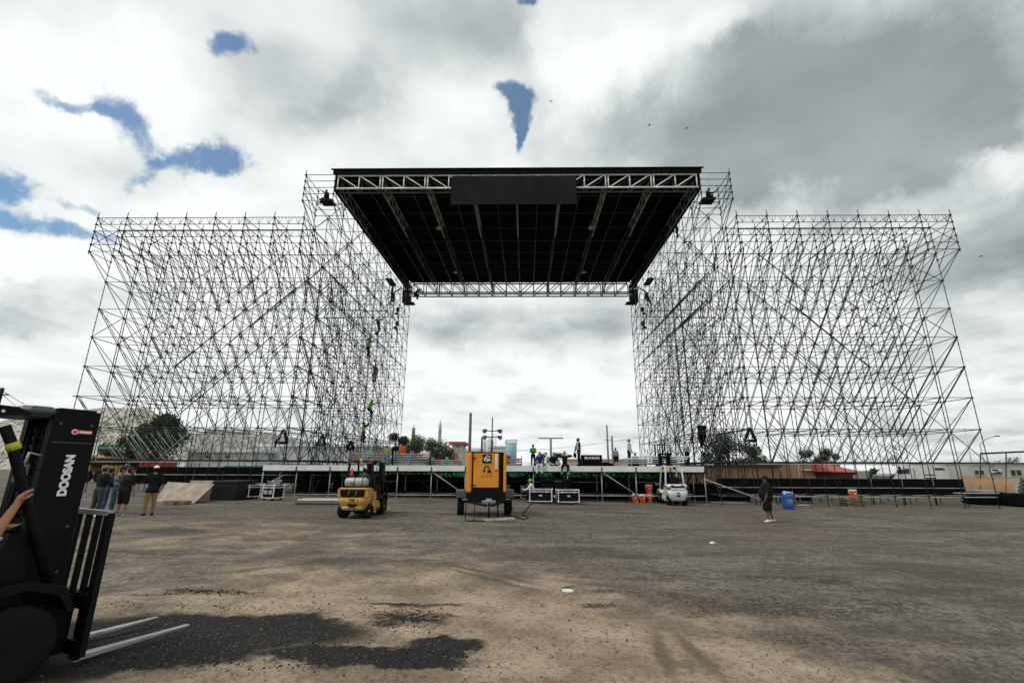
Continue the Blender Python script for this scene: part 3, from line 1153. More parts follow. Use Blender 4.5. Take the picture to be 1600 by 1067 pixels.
def person(label, loc, face=0.0, H=1.70, lean=0.0, twist=0.0, armL=None, armR=None, legL=None, legR=None, top=None, long=True, bottom=None,
           shorts=False, shoe=None, head='hair', headmat=None, vest=None, band=None, skin=None, fat=1.0, anchor='feet', look=(0, 0), group=None,
           voxel=.026, jacket_long=False, parent_scale=1.0, cat='person', sling=None):
    """figure facing local +y; arm/leg are (upper dir, lower dir) vectors; anchor feet or hips at loc"""
    skin = skin or SKIN
    top = top or cloth('black_shirt', (0.012, 0.012, 0.013)); bottom = bottom or cloth('black_trousers', (0.010, 0.010, 0.012))
    shoe = shoe or cloth('dark_shoes', (0.012, 0.011, 0.010))
    armL = armL or ((-.16, .02, -1), (-.05, .18, -1)); armR = armR or ((.16, .02, -1), (.05, .18, -1))
    legL = legL or ((-.06, .02, -1), (-.02, -.04, -1)); legR = legR or ((.06, .02, -1), (.02, -.04, -1))
    P = V(0, 0, 0)
    la = math.radians(lean)
    up = V(0, math.sin(la), math.cos(la)); fw = V(0, math.cos(la), -math.sin(la))
    tw = Matrix.Rotation(math.radians(twist), 3, 'Z')
    rt = tw @ V(1, 0, 0)
    sh = P + up * .275 * H
    neck = P + up * .315 * H
    hy, hp = look
    hq = Matrix.Rotation(math.radians(-hy), 3, 'Z') @ Matrix.Rotation(math.radians(hp), 3, 'X')
    hup = (hq @ up * .6 + V(0, 0, 1) * .4).normalized() if abs(lean) < 70 else hq @ up
    hc = neck + hup * .085 * H + hq @ V(0, .012 * H, 0)
    segs = []
    mb = MB()

    def cap(lab, a, b, ra, rb, n=10):
        segs.append((lab, a, b, ra, rb))
        mb.cone(a, b, ra, rb, n, True); mb.ball(a, ra, n=n, m=6); mb.ball(b, rb, n=n, m=6)
    f = fat
    mb.ball(P + V(0, 0, 0), .092 * H * f, .066 * H * f, .072 * H); segs.append(('pelvis', P - rt * .04 * H, P + rt * .04 * H, .07 * H, .07 * H))
    belly = P + up * .10 * H + fw * .008 * H * f
    mb.ball(belly, .084 * H * f, .064 * H * f * (1.45 if f > 1.3 else 1.1 if f > 1.1 else 1), .10 * H); segs.append(('torso', belly - rt * .02 * H, belly + rt * .02 * H, .075 * H * f, .075 * H * f))
    ch = P + up * .205 * H
    mb.ball(ch, .100 * H * f, .068 * H * f, .10 * H, rot=tw @ Matrix.Rotation(-la, 3, 'X')); segs.append(('torso', ch - rt * .04 * H, ch + rt * .04 * H, .08 * H, .08 * H))
    sl_, sr_ = sh - rt * .098 * H * (1 + (f - 1) * .4), sh + rt * .098 * H * (1 + (f - 1) * .4)
    cap('torso', sl_ + rt * .01 * H, sr_ - rt * .01 * H, .040 * H, .040 * H)
    cap('neck', sh + up * .01 * H, neck + hup * .04 * H, .034 * H, .031 * H)
    hr = Matrix((hq @ V(1, 0, 0), hq @ V(0, 1, 0), hq @ V(0, 0, 1))).transposed()
    mb.ball(hc, .046 * H, .056 * H, .067 * H, rot=hr); segs.append(('head', hc - hup * .02 * H, hc + hup * .02 * H, .05 * H, .05 * H))
    mb.ball(hc + hr @ V(0, .034 * H, -.035 * H), .028 * H, .026 * H, .03 * H)
    ends = []
    for sgn, s0, arm in ((-1, sl_, armL), (1, sr_, armR)):
        u = V(*arm[0]).normalized(); w = V(*arm[1]).normalized()
        e = s0 + u * .165 * H; wr = e + w * .145 * H
        cap('uarm', s0, e, .034 * H * (1 + (f - 1) * .5), .026 * H)
        cap('farm', e, wr, .026 * H, .018 * H)
        pc = wr + w * .035 * H
        sd = (rt * sgn)
        nrm = w.cross(sd).normalized() if w.cross(sd).length > .1 else V(0, 0, 1)
        mb.ball(pc, .021 * H, .021 * H, .030 * H, n=8, m=6, rot=w.to_track_quat('Z', 'Y').to_matrix()); segs.append(('hand', wr + w * .012 * H, pc + w * .02 * H, .02 * H, .02 * H))
        ends.append((pc, w, nrm, sgn))
    feet = []
    lowest = 0
    for sgn, leg in ((-1, legL), (1, legR)):
        h0 = P + V(sgn * .052 * H, 0, -.02 * H)
        u = V(*leg[0]).normalized(); w = V(*leg[1]).normalized()
        k = h0 + u * .235 * H; an = k + w * .235 * H
        cap('thigh', h0, k, .053 * H * (1 + (f - 1) * .7), .036 * H * (1 + (f - 1) * .4))
        cap('shin', k, an, .034 * H, .022 * H)
        mb.ball(k.lerp(an, .3) - V(0, .008 * H, 0), .034 * H, .036 * H, .05 * H)
        fd = V(w.x * .2 + sgn * .15, 1, 0) if w.z < -.25 else V(0, .4, -1)
        fd = fd - w * fd.dot(w) * .85
        fd.normalize()
        heel = an - fd * .018 * H + w * .012 * H; toe = an + fd * .095 * H + w * .020 * H
        cap('foot', heel, toe, .026 * H, .018 * H)
        feet.append((heel, toe)); lowest = min(lowest, heel.z - .026 * H, toe.z - .018 * H)
    me0 = mb.mesh('tmp')
    tmp = bpy.data.objects.new('tmp', me0); COL.objects.link(tmp)
    md = tmp.modifiers.new('r', 'REMESH'); md.mode = 'VOXEL'; md.voxel_size = voxel; md.use_smooth_shade = True
    ms = tmp.modifiers.new('s', 'SMOOTH'); ms.factor = .5; ms.iterations = 2
    me = bpy.data.meshes.new_from_object(tmp.evaluated_get(bpy.context.evaluated_depsgraph_get()))
    bpy.data.objects.remove(tmp)
    labs = []
    for p in me.polygons:
        c = p.center
        labs.append(min(segs, key=lambda s_: seg_dist(c, *s_[1:]))[0])
    vn = [v.normal.copy() for v in me.vertices]
    co = [v.co.copy() for v in me.vertices]
    zoff = -lowest if anchor == 'feet' else 0.0
    root = thing('person', label, cat, V(*loc) + V(0, 0, zoff), math.radians(-face), group)
    # continuous body with face, ears and five-fingered hands in one mesh
    b = MB()
    b.add(co, [tuple(p.vertices) for p in me.polygons], True)
    b.cone(hc + hr @ V(0, .050 * H, .012 * H), hc + hr @ V(0, .064 * H, -.014 * H), .004 * H, .009 * H, 6)
    for sx in (-1, 1):
        b.ball(hc + hr @ V(sx * .047 * H, -.002 * H, -.002 * H), .006 * H, .012 * H, .018 * H, 6, 5, rot=hr)
    for (pc, w, nrm, sgn) in ends:
        side = w.cross(nrm).normalized()
        for q in range(4):
            o = pc + side * (q - 1.5) * .0105 * H + w * .012 * H
            ln = (.040, .046, .043, .034)[q] * H
            k1 = o + w * ln * .55 + nrm * .004 * H; k2 = k1 + (w * .7 + nrm * .6).normalized() * ln * .5
            b.path([o, k1, k2], 0, 5, rs=[.0062 * H, .0056 * H, .0042 * H])
        o = pc - side * .017 * H * sgn - w * .008 * H
        b.path([o, o - side * .016 * H * sgn + w * .018 * H + nrm * .008 * H, o - side * .018 * H * sgn + w * .036 * H + nrm * .016 * H], 0, 5, rs=[.0075 * H, .0066 * H, .005 * H])
    bod = b.build('body', skin, root)
    e = MB()
    for sx in (-1, 1):
        e.ball(hc + hr @ V(sx * .018 * H, .0505 * H, .006 * H), .007 * H, .005 * H, .005 * H, 6, 5)
        e.cbox(hc + hr @ V(sx * .018 * H, .051 * H, .019 * H), .020 * H, .006 * H, .004 * H)
    e.cbox(hc + hr @ V(0, .054 * H, -.034 * H), .026 * H, .006 * H, .004 * H)
    e.build('facial_features', HAIR, bod)

    def garment(name, labels, off, mt, extra=None):
        idx = [i for i, p in enumerate(me.polygons) if labs[i] in labels and (extra is None or extra(p.center))]
        if not idx: return
        used = {}
        vs, fs = [], []
        for i in idx:
            fc = []
            for v in me.polygons[i].vertices:
                if v not in used:
                    used[v] = len(vs)
                    q = co[v] + vn[v] * off
                    q += vn[v] * .004 * math.sin(co[v].z * 60 + co[v].x * 40)
                    vs.append(q)
                fc.append(used[v])
            fs.append(tuple(fc))
        g = MB(); g.add(vs, fs, True)
        return g.build(name, mt, root)
    tl = {'torso', 'uarm'} | ({'farm'} if long else set())
    pz = P.z
    garment('shirt' if not jacket_long else 'jacket', tl, .016 if f < 1.3 else .045, top)
    if jacket_long or fat > 1.15:
        garment('shirt_tail', {'pelvis', 'thigh'}, .026 if f < 1.3 else .065, top, lambda c: c.z > -.07 * H and abs(c.x) < .13 * H)
    if shorts:
        garment('shorts', {'pelvis', 'thigh'}, .022 if f < 1.3 else .05, bottom)
    else:
        garment('trousers', {'pelvis', 'thigh', 'shin'}, .013, bottom)
    garment('shoe', {'foot'}, .010, shoe)
    if vest:
        garment('vest', {'torso'}, .026, vest)
    if band:
        garment('reflective_band', {'torso', 'uarm'}, .030, band, lambda c: .115 * H < (c - P).dot(up) < .15 * H)
    hm = MB()
    if head == 'hair':
        hm.ball(hc + hr @ V(0, -.008 * H, .012 * H), .050 * H, .056 * H, .062 * H, rot=hr)
        hm.build('hair', headmat or HAIR, root)
    elif head in ('cap', 'helmet'):
        hh = .05 if head == 'cap' else .058
        vs, fs = [], []
        n = 14
        rings = [(1.08, -.05), (1.08, .15), (1.0, .5), (.75, .85), (.4, 1.03), (.02, 1.1)]
        for (r, z) in rings:
            for i in range(n):
                a = 2 * math.pi * i / n
                vs.append(hc + hr @ V(r * hh * H * math.cos(a), r * (hh + .010) * H * math.sin(a) - .003 * H, z * .062 * H + .018 * H))
        for j in range(len(rings) - 1):
            for i in range(n):
                i2 = (i + 1) % n
                fs.append((j * n + i, j * n + i2, (j + 1) * n + i2, (j + 1) * n + i))
        hm.add(vs, fs, True)
        brim = [hc + hr @ V(.044 * H * math.cos(a), .035 * H + .066 * H * math.sin(a), .020 * H - .010 * H * math.sin(a)) for a in [math.pi * k / 8 for k in range(9)]]
        brim2 = [q + hr @ V(0, 0, .006 * H) for q in brim]
        k = len(brim)
        hm.add(brim + brim2, [tuple(range(k - 1, -1, -1)), tuple(range(k, 2 * k))] + [(i, i + 1, i + 1 + k, i + k) for i in range(k - 1)])
        hm.build(head, headmat or HAIR, root)
        if head == 'cap':
            hb = MB(); hb.ball(hc + hr @ V(0, -.014 * H, -.004 * H), .048 * H, .048 * H, .05 * H, rot=hr); hb.build('hair', HAIR, root)
    elif head == 'hood':
        hm.ball(hc + hr @ V(0, -.012 * H, .006 * H), .058 * H, .062 * H, .074 * H, rot=hr)
        hm.build('hood', headmat or HAIR, root)
    if head == 'hoodcap':
        hm.ball(hc + hr @ V(0, -.012 * H, .0 * H), .058 * H, .062 * H, .066 * H, rot=hr)
        hm.build('hood', HAIR, root)
        c = MB(); c.ball(hc + hr @ V(0, .0, .034 * H), .052 * H, .060 * H, .042 * H, rot=hr); c.build('cap', headmat, root)
    bpy.data.meshes.remove(me)
    root['zoff'] = zoff
    return root
# ------------------------------------------------------------------ vehicles
YELLOW = mat('worn_yellow_paint', (0.50, 0.30, 0.045), 0.5, 0, 0, 3.2, .1, 20, (0.40, 0.235, 0.05))
YDIRT = mat('dirty_cream_paint', (0.52, 0.40, 0.20), 0.7, 0, 0, 9, .1, 30, (0.22, 0.16, 0.08), thr=(.5, .62))
FWHITE = mat('forklift_white', (0.62, 0.65, 0.64), 0.4, 0, .06, 2)
GREYP = mat('light_grey_tank', (0.36, 0.385, 0.38), 0.4, .1, .12, 5)
ORANGE = mat('generator_orange', (0.72, 0.27, 0.008), 0.42, 0, .05, 1.2)
DGREY = mat('dark_grey_plastic', (0.045, 0.048, 0.055), 0.5)
GLASSD = mat('dark_glass', (0.02, 0.025, 0.03), 0.08)
AMBER = mat('amber_lens', (0.75, 0.33, 0.02), 0.3)
CHROME = mat('fork_steel', (0.33, 0.34, 0.335), 0.42, .35, .2, 8)
REFL = mat('reflective_yellow', (0.50, 0.48, 0.02), 0.5)


def wheel(root, x, y, r, w, rimmat, gz_=0.0, steer=0.0):
    wt = thing('x', '', '') if False else None
    t = MB()
    prof = [(r * .55, -w / 2), (r * .93, -w / 2), (r, -w / 2 + .03), (r, w / 2 - .03), (r * .93, w / 2), (r * .55, w / 2)]
    t.lathe((0, 0, 0), prof, 26, 'x')
    n = 26
    for i in range(n):
        a = 2 * math.pi * i / n
        c = V(0, math.cos(a) * r, math.sin(a) * r)
        for sg in (-1, 1):
            d = V(sg * w * .42, 0, 0)
            t.tube(c + d * .15 * 1 + V(0, 0, 0), c + d * 1.0 + V(0, -math.sin(a), math.cos(a)) * .025, .011, 4)
    ty = t.build('wheel', RUBBER, root, (x, y, r + gz_), (0, 0, math.radians(steer)))
    rm = MB()
    sx = 1 if x > 0 else -1
    rm.lathe((0, 0, 0), [(r * .56, -w * .42), (r * .56, w * .42)], 20, 'x')
    rm.lathe((sx * w * .3, 0, 0), [(r * .18, 0), (r * .16, w * .22 * sx)] if sx > 0 else [(r * .16, -w * .22), (r * .18, 0)], 12, 'x')
    for i in range(6):
        a = 2 * math.pi * i / 6
        rm.tube((sx * w * .40, math.cos(a) * r * .36, math.sin(a) * r * .36), (sx * w * .47, math.cos(a) * r * .36, math.sin(a) * r * .36), .014, 6)
    rm.build('rim', rimmat, ty)
    return ty


def forklift(label, loc, heading, body, guard, low, text_on, name='forklift', mast_h=2.15, lift=0.06, tank=False, grille=True, style='yellow', mastw=.72, mastd=.30, backrest=True, steer=0, forks=True, my=1.22, fs=.40, cgap=0.0, legdy=0.0, fwy=.92):
    root = thing(name, label, 'forklift', loc, -math.radians(heading))
    # counterweight: lofted shell with a curved back
    def ring(z, yb, yf, w, rr):
        pts = []
        for k in range(7):
            a = math.pi / 2 * k / 6
            pts.append((w - rr + rr * math.cos(a), yb + rr - rr * math.sin(a)))
        full = [(w, yf)] + pts + [(-x, y) for (x, y) in pts[::-1]] + [(-w, yf)]
        return [(x, y, z) for (x, y) in full]
    if style == 'yellow':
        rs = [ring(.30, -1.16, -.62, .40, .14), ring(.36, -1.24, -.62, .44, .16), ring(.62, -1.32, -.62, .53, .2), ring(.80, -1.33, -.62, .55, .2)]
        rs2 = [ring(1.02, -1.30, -.45, .57, .2), ring(1.10, -1.27, -.45, .56, .2), ring(1.15, -1.20, -.45, .52, .2)]
    else:
        rs = [ring(.26, -1.12, -.62, .36, .14), ring(.34, -1.22, -.62, .42, .16), ring(.62, -1.30, -.62, .55, .22), ring(.84, -1.30, -.62, .57, .24)]
        rs2 = [ring(1.00, -1.27, -.45, .58, .24), ring(1.12, -1.22, -.45, .58, .24), ring(1.17, -1.14, -.45, .55, .22)]

    def loft(rings, name_, mt):
        vs, fs = [], []
        n = len(rings[0])
        for r_ in rings: vs += r_
        for j in range(len(rings) - 1):
            for i in range(n):
                i2 = (i + 1) % n
                fs.append((j * n + i, j * n + i2, (j + 1) * n + i2, (j + 1) * n + i))
        fs.append(tuple(range(n - 1, -1, -1))); fs.append(tuple(range((len(rings) - 1) * n, len(rings) * n)))
        b_ = MB(); b_.add(vs, fs, True)
        return b_.build(name_, mt, root)
    cw = loft(rs, 'counterweight', body)
    if style == 'yellow':
        loft([ring(.34, -1.262, -1.1, .40, .15), ring(.46, -1.292, -1.1, .44, .16)], 'dirty_skirt', YDIRT)
        # grille opening with bars between the lower and upper casting
        g = MB(); g.prism([(-.42, .83), (.42, .83), (.46, 1.0), (.40, 1.07), (-.40, 1.07), (-.46, 1.0)], -1.345, -.7)
        g.build('grille_opening', BLACK, root)
        for x in (-.14, .14):
            q = MB(); q.tube((x - .02, -1.352, .84), (x + .03, -1.34, 1.06), .018, 8); q.build('grille_bar', mat('worn_grey_bar', (.12, .115, .11), .6), root)
        for sx in (-1, 1):
            q = MB(); q.prism([(sx * .43, .80), (sx * .56, .80), (sx * .57, 1.10), (sx * .47, 1.09)][::sx], -1.30, -.60)
            q.build('corner_casting', body, root)
        q = MB(); q.cbox((0, -1.20, 1.115), 1.06, .26, .08, 0, .035); q.build('top_casting', body, root)
        q = MB(); q.cbox((-.0, -.86, 1.08), 1.08, .5, .10, 0, .03); q.build('hood', body, root)
    else:
        loft(rs2, 'upper_counterweight', body)
        g = MB(); g.prism([(-.33, .99), (.33, .99), (.40, 1.03), (.40, 1.08), (-.40, 1.08), (-.40, 1.03)], -1.325, -1.2)
        g.build('grille_opening', BLACK, root)
        g = MB(); g.box(-.42, .42, -1.315, -1.22, .855, .99); g.build('rear_band', body, root)
        for x in (-.30, .25):
            g = MB(); g.cbox((x, -1.255, 1.125), .17, .05, .028); g.build('tail_light', REDPAINT, root)
        g = MB(); g.cbox((-.01, -1.285, .70), .20, .05, .05); g.cbox((.0, -1.275, .56), .20, .06, .09); g.build('drawbar_slot', BLACK, root)
    # wheels
    for x, y, st in ((-.44, -.80, steer), (.44, -.80, steer)):
        wheel(root, x, y, .27, .20, body if style != 'black' else BLACK, 0, st)
    for x in (-.47, .47):
        wheel(root, x, fwy, .33, .25, body if style != 'black' else BLACK)
    # chassis and side panels with step
    ch = MB(); ch.box(-.33, .33, -.66, 1.12, .22, .62); ch.build('chassis', low, root)
    for sx in (-1, 1):
        q = MB(); q.prism([(-.50, .24), (.50, .24), (.52, .42), (.34, .60), (-.02, .62), (-.1, .98), (-.62, 1.02), (-.62, .66), (-.46, .60)], sx * .40 - .13, sx * .40 + .13, 'x')
        q.build('side_panel', body, root)
        q = MB(); q.prism([(.55, .62), (.66, .72), (1.0, .78), (1.24, .70), (1.33, .55), (1.38, .55), (1.28, .76), (1.02, .85), (.62, .80), (.48, .64)], sx * .47 - .14, sx * .47 + .14, 'x')
        q.build('fender', low if style != 'white' else body, root)
        q = MB(); q.cbox((sx * .45, .22, .30), .22, .42, .04); q.build('step', low, root)
    q = MB(); q.prism([(.62, .62), (1.06, .62), (1.0, 1.20), (.86, 1.24), (.72, .70)], -.46, .46, 'x'); q.build('dashboard', low, root)
    q = MB(); q.prism([(-.40, 1.0), (.12, .98), (.14, 1.06), (-.34, 1.12), (-.46, 1.55), (-.54, 1.56), (-.52, 1.02)], -.25, .25, 'x'); q.build('seat', BLACK, root)
    q = MB(); q.tube((0, .80, 1.15), (0, .55, 1.30), .022, 8)
    pts = [V(.17 * math.cos(a), .53 + .07 * math.sin(a), 1.31 + .155 * math.sin(a)) for a in [2 * math.pi * k / 16 for k in range(17)]]
    q.path(pts, .014, 6); q.build('steering_wheel', BLACK, root)
    # overhead guard
    gh = 2.16
    for sx in (-1, 1):
        q = MB(); q.path([(sx * .50, .88 + legdy, .80), (sx * .49, .66 + legdy, 1.35), (sx * .45, .42 + legdy, 1.98), (sx * .44, .34 + legdy, gh - .02)], .042, 8); q.build('guard_front_leg', guard, root)
        q = MB(); q.path([(sx * .53, -.62, .98), (sx * .50, -.64, 1.5), (sx * .45, -.60, gh - .08), (sx * .43, -.52, gh)], .050, 8); q.build('guard_rear_leg', guard, root)
        q = MB(); q.path([(sx * .43, -.54, gh), (sx * .44, .36, gh + .01)], .045, 8); q.build('guard_side_rail', guard, root)
    for i in range(8):
        q = MB(); y = -.52 + .86 * i / 7
        q.cbox((0, y, gh + .01), .84, .035, .05); q.build('guard_bar', guard, root)
    for x in (-.36, .36):
        q = MB(); q.cone((x, .44, gh - .10), (x, .53, gh - .10), .05, .085, 12); q.build('work_light', GREYP if style == 'yellow' else BLACK, root)
        q = MB(); q.cbox((x, -.63, gh - .04), .15, .06, .06); q.build('rear_lamp', REDPAINT if style == 'yellow' else AMBER, root)
    q = MB(); q.lathe((-.02 if style == 'yellow' else -.12, -.60, gh - .02 if style == 'yellow' else gh - .12), [(.055, 0), (.055, .06), (.045, .12), (.02, .14)], 12); q.build('beacon', AMBER, root)
    if tank:
        t = MB()
        t.lathe((0, -.98, 1.36), [(.05, -.42), (.15, -.40), (.175, -.34), (.18, -.30), (.18, .30), (.175, .34), (.15, .39), (.12, .40), (.12, .44), (.11, .44)], 22, 'x')
        tk = t.build('gas_tank', GREYP, root)
        for x in (-.03, .27):
            s_ = MB(); s_.lathe((x, -.98, 1.36), [(.187, -.02), (.187, .02)], 22, 'x'); s_.build('strap', mat('grey_strap', (.10, .10, .10), .6), tk)
        s_ = MB(); s_.tube((-.16, -1.15, 1.34), (-.02, -1.18, 1.28), .02, 6); s_.tube((-.42, -.98, 1.36), (-.5, -.9, 1.25), .02, 6); s_.build('hose', BLACK, tk)
        c = MB(); c.cbox((0, -.95, 1.17), .75, .32, .05); c.cbox((.28, -1.1, 1.17), .22, .1, .03); c.build('tank_cradle', BLACK, root)
    # mast
    for sx in (-1, 1):
        q = MB()
        q.cbox((sx * (mastw / 2 - .05), my + mastd / 2, mast_h / 2 + .06), .10, mastd, mast_h - .10)
        q.build('mast_rail', BLACK, root)
        q = MB(); q.cbox((sx * (mastw / 2 - .15), my + mastd / 2, mast_h / 2 + .03), .08, mastd * .6, mast_h - .14); q.build('inner_rail', BLACK, root)
        q = MB(); q.tube((sx * .17, my + .08, .25), (sx * .17, my + .08, mast_h * .92), .035, 8); q.build('lift_cylinder', BLACK, root)
        q = MB(); q.path([(sx * .06, my, .4), (sx * .06, my - .03, 1.2), (sx * .08, my, mast_h - .12)], .02, 6); q.build('hydraulic_hose', BLACK, root)
    for z in (mast_h - .02, mast_h * .55, .22):
        q = MB(); q.cbox((0, my + mastd * .5, z), mastw - .02, mastd * .8, .10); q.build('mast_crossbar', BLACK, root)
    yf = my + .02 + mastd + cgap
    for z in (lift + .12, lift + .50):
        q = MB(); q.cbox((0, yf + .04, z), 1.0, .05, .12); q.build('carriage_bar', BLACK, root)
    for sx in (-1, 1):
        q = MB(); q.cbox((sx * .22, yf - cgap / 2, lift + .31), .06, .06 + cgap, .50); q.build('carriage_plate', BLACK, root)
    if forks:
        for sx in (-1, 1):
            q = MB()
            q.cbox((sx * fs, yf + .09, lift + .30), .12, .04, .62); q.build('fork_shank', BLACK, root)
            q = MB()
            x0, x1 = sx * fs - .06, sx * fs + .06
            q.hexa([(x0, yf + .07, lift - .02), (x1, yf + .07, lift - .02), (x1 - .03, yf + 1.12, lift + .012), (x0 + .03, yf + 1.12, lift + .012),
                    (x0, yf + .07, lift + .022), (x1, yf + .07, lift + .022), (x1 - .03, yf + 1.12, lift + .022), (x0 + .03, yf + 1.12, lift + .022)])
            q.build('fork', CHROME, root)
    if backrest:
        bw, z0, z1 = .50, lift + .55, lift + 1.30
        for x in (-bw, bw):
            q = MB(); q.cbox((x * .96, yf + .05, (lift + .05 + z1) / 2), .075 if style != 'black' else .10, .05, z1 - lift - .05); q.build('backrest_post', BLACK, root)
        for z in (z0, z1):
            q = MB(); q.cbox((0, yf + .05, z), 2 * bw, .06, .045); q.build('backrest_rail', GREYP if z == z1 and style == 'black' else BLACK, root)
        for x in ((-.30, -.15, 0, .15, .30) if style != 'black' else (-.30, -.10, .10, .29)):
            q = MB(); q.cbox((x, yf + .05, (z0 + z1) / 2), .05 if style != 'black' else .062, .035, z1 - z0 - .05); q.build('backrest_bar', BLACK, root)
    return root


# ---- black forklift in the left foreground
fx, fy, FH = -5.22, 3.68, 25
fk = forklift('black forklift cut off by the left edge, empty forks pointing at the stage', (fx, fy, gz(fx) - .01), FH, BLACK, BLACK, BLACK, '', 'forklift',
              mast_h=2.32, lift=.055, style='black', mastw=.62, mastd=.36, steer=0, my=1.0, fs=.31, cgap=.12, legdy=.30, fwy=.98)
tw_ = mat('white_lettering', (0.85, 0.86, 0.86), 0.5)
text('DOOSAN', 'lettering', tw_, fk, (.314, 1.20, 1.72), (math.radians(90), math.radians(-90), math.radians(90)), .089, .002, bold=.006, sx=1.0)
q = MB(); q.cbox((.312, 1.25, 2.13), .004, .14, .038, 0); q.build('logo_plate', REDPAINT, fk)
q = MB(); q.cbox((.315, 1.265, 2.13), .004, .10, .018, 0); q.build('logo_stripe', tw_, fk)
q = MB(); q.lathe((.313, 1.18, 2.13), [(.026, 0), (.026, .004)], 14, 'x'); q.build('logo_disc', tw_, fk)
q = MB(); q.lathe((.318, 1.18, 2.13), [(.016, 0), (.016, .004)], 14, 'x'); q.build('logo_disc', REDPAINT, fk)
for sx in (-1, 1):
    q = MB()
    for k in range(46):
        q.cbox((sx * .10, 1.02 + (.012 if k % 2 else 0), .35 + .04 * k), .022 if k % 2 else .034, .016, .030)
    q.build('lift_chain', mat('oily_chain', (.05, .045, .04), .45, .5), fk)
for z in (.45, .85, 1.25, 2.2):
    q = MB(); q.tube((.310, 1.06, z), (.318, 1.06, z), .014, 6); q.tube((.310, 1.30, z), (.318, 1.30, z), .014, 6); q.build('bolt', DGREY, fk)
q = MB(); q.prism([(1.03, .35), (1.34, .35), (1.34, .37), (1.03, .37)], .309, .316, 'x'); q.prism([(1.03, 2.02), (1.34, 2.02), (1.34, 2.03), (1.03, 2.03)], .309, .314, 'x'); q.build('weld_seam', DGREY, fk)
q = MB(); q.tube((.36, .62, .78), (.33, 1.05, .98), .035, 8); q.tube((.36, .62, .78), (.34, .90, .90), .05, 8); q.build('tilt_cylinder', DGREY, fk)
q = MB(); q.cbox((.0, .90, 2.30), .66, .26, .10, 0, .04); q.build('mast_top_cover', DGREY, fk)
q = MB(); q.cbox((.24, .765, 2.30), .10, .01, .06); q.build('sticker', tw_, fk)
q = MB(); q.path([(.30, .98, 1.90), (.40, .86, 1.92), (.41, .84, 1.78)], .010, 6); q.build('mirror_arm', GREYP, fk)
q = MB(); q.cbox((.40, .84, 1.74), .14, .03, .16, .3, .02); q.build('mirror', mat('mirror_back', (.10, .11, .13), .3), fk)
q = MB(); q.path([(.450, .745, 1.94), (.445, .715, 2.00)], .050, 12); q.build('reflective_tape', REFL, fk)
q = MB(); q.prism([(.10, 2.20), (.52, 2.20), (.78, 2.26), (.70, 2.31), (.10, 2.34)], .30, .46, 'x'); q.build('guard_bracket', BLACK, fk)
for (y, z) in ((.48, 2.27), (.60, 2.265)):
    q = MB(); q.tube((.455, y, z), (.465, y, z), .012, 8); q.build('bracket_hole', tw_, fk)
for k in range(2):
    q = MB(); q.path([(.33, .95 + .05 * k, 1.08), (.33, .95 + .05 * k, 1.18), (.33, .91 + .05 * k, 1.02), (.32, .80, .90)], .011, 6); q.build('hose_fitting', GREYP, fk)
q = MB(); q.prism([(-.6, 1.0), (.2, 1.0), (.55, 1.16), (.50, 1.20), (-.1, 1.12), (-.6, 1.12)], .36, .56, 'x'); q.build('side_cover', mat('blue_grey_cover', (.05, .065, .08), .35), fk)

# driver of the black forklift: arm reaching to the front leg of the guard
hv = Matrix.Rotation(-math.radians(FH), 4, 'Z')
dp = Vector((fx, fy, gz(fx))) + hv @ V(.40, .38, .86)
person('driver of the black forklift gripping its guard leg, only the bare arm in view', dp, FH - 5, 1.72, lean=6, anchor='hips',
       legL=((-.1, 1, .05), (0, .25, -1)), legR=((.1, 1, .05), (0, .25, -1)), armR=((.35, .95, -.35), (-.05, .40, 1.0)), armL=((-.2, .9, -.4), (0, .9, .1)),
       long=False, top=cloth('grey_tee', (.42, .42, .43)), vest=cloth('black_vest', (.012, .010, .012)), band=cloth('pink_band', (.72, .28, .30)), voxel=.016, skin=mat('warm_skin', (0.36, 0.17, 0.09), 0.5, 0, .08, 10))

# ---- yellow forklift
g = gnd(553, 810)
yk = forklift('yellow gas forklift seen from behind, its driver seated, left of the orange generator', (g.x - .05, g.y + 1.0, gz(g.x)), 0, YELLOW, BLACK, BLACK, '', style='yellow', tank=True, steer=-25, mast_h=2.1)
q = MB(); q.cbox((0, -1.345, .70), .42, .02, .13); q.build('name_plate', mat('deep_yellow', (.62, .36, .02), .5), yk)
text('Yale', 'lettering', BLACK, yk, (0, -1.358, .70), (math.radians(90), 0, 0), .135, .003, bold=.004, shear=.2)
q = MB(); q.cbox((0.02, -1.315, .53), .34, .06, .05); q.cbox((.02, -1.31, .48), .2, .06, .06); q.build('drawbar_slot', BLACK, yk)
q = MB(); q.cbox((.58, -.50, .80), .012, .16, .2); q.build('warning_sticker', mat('orange_sticker', (.7, .2, .04), .5), yk)
q = MB(); q.cbox((.54, -.38, .52), .012, .10, .14); q.build('white_sticker', WHITE, yk)
q = MB(); q.prism([(-.36, 1.88), (-.30, 1.88), (-.28, 1.66), (-.40, 1.60)], -.66, -.63); q.build('red_tag', REDPAINT, yk)
yk.scale = (.97, .95, .93)
hv = Matrix.Rotation(math.radians(3), 4, 'Z')
dp = yk.location + hv @ V(-.02, -.12, 1.06)
person('driver seated in the yellow forklift in a dark grey jacket', dp, -3, 1.50, lean=5, anchor='hips', legL=((-.15, 1, -.05), (0, .15, -1)), legR=((.15, 1, -.05), (0, .15, -1)),
       armL=((-.2, .6, -.8), (.1, 1, .15)), armR=((.2, .6, -.8), (-.1, 1, .15)), top=cloth('charcoal_jacket', (.05, .048, .056)), bottom=cloth('dark_jeans', (.015, .02, .035)))

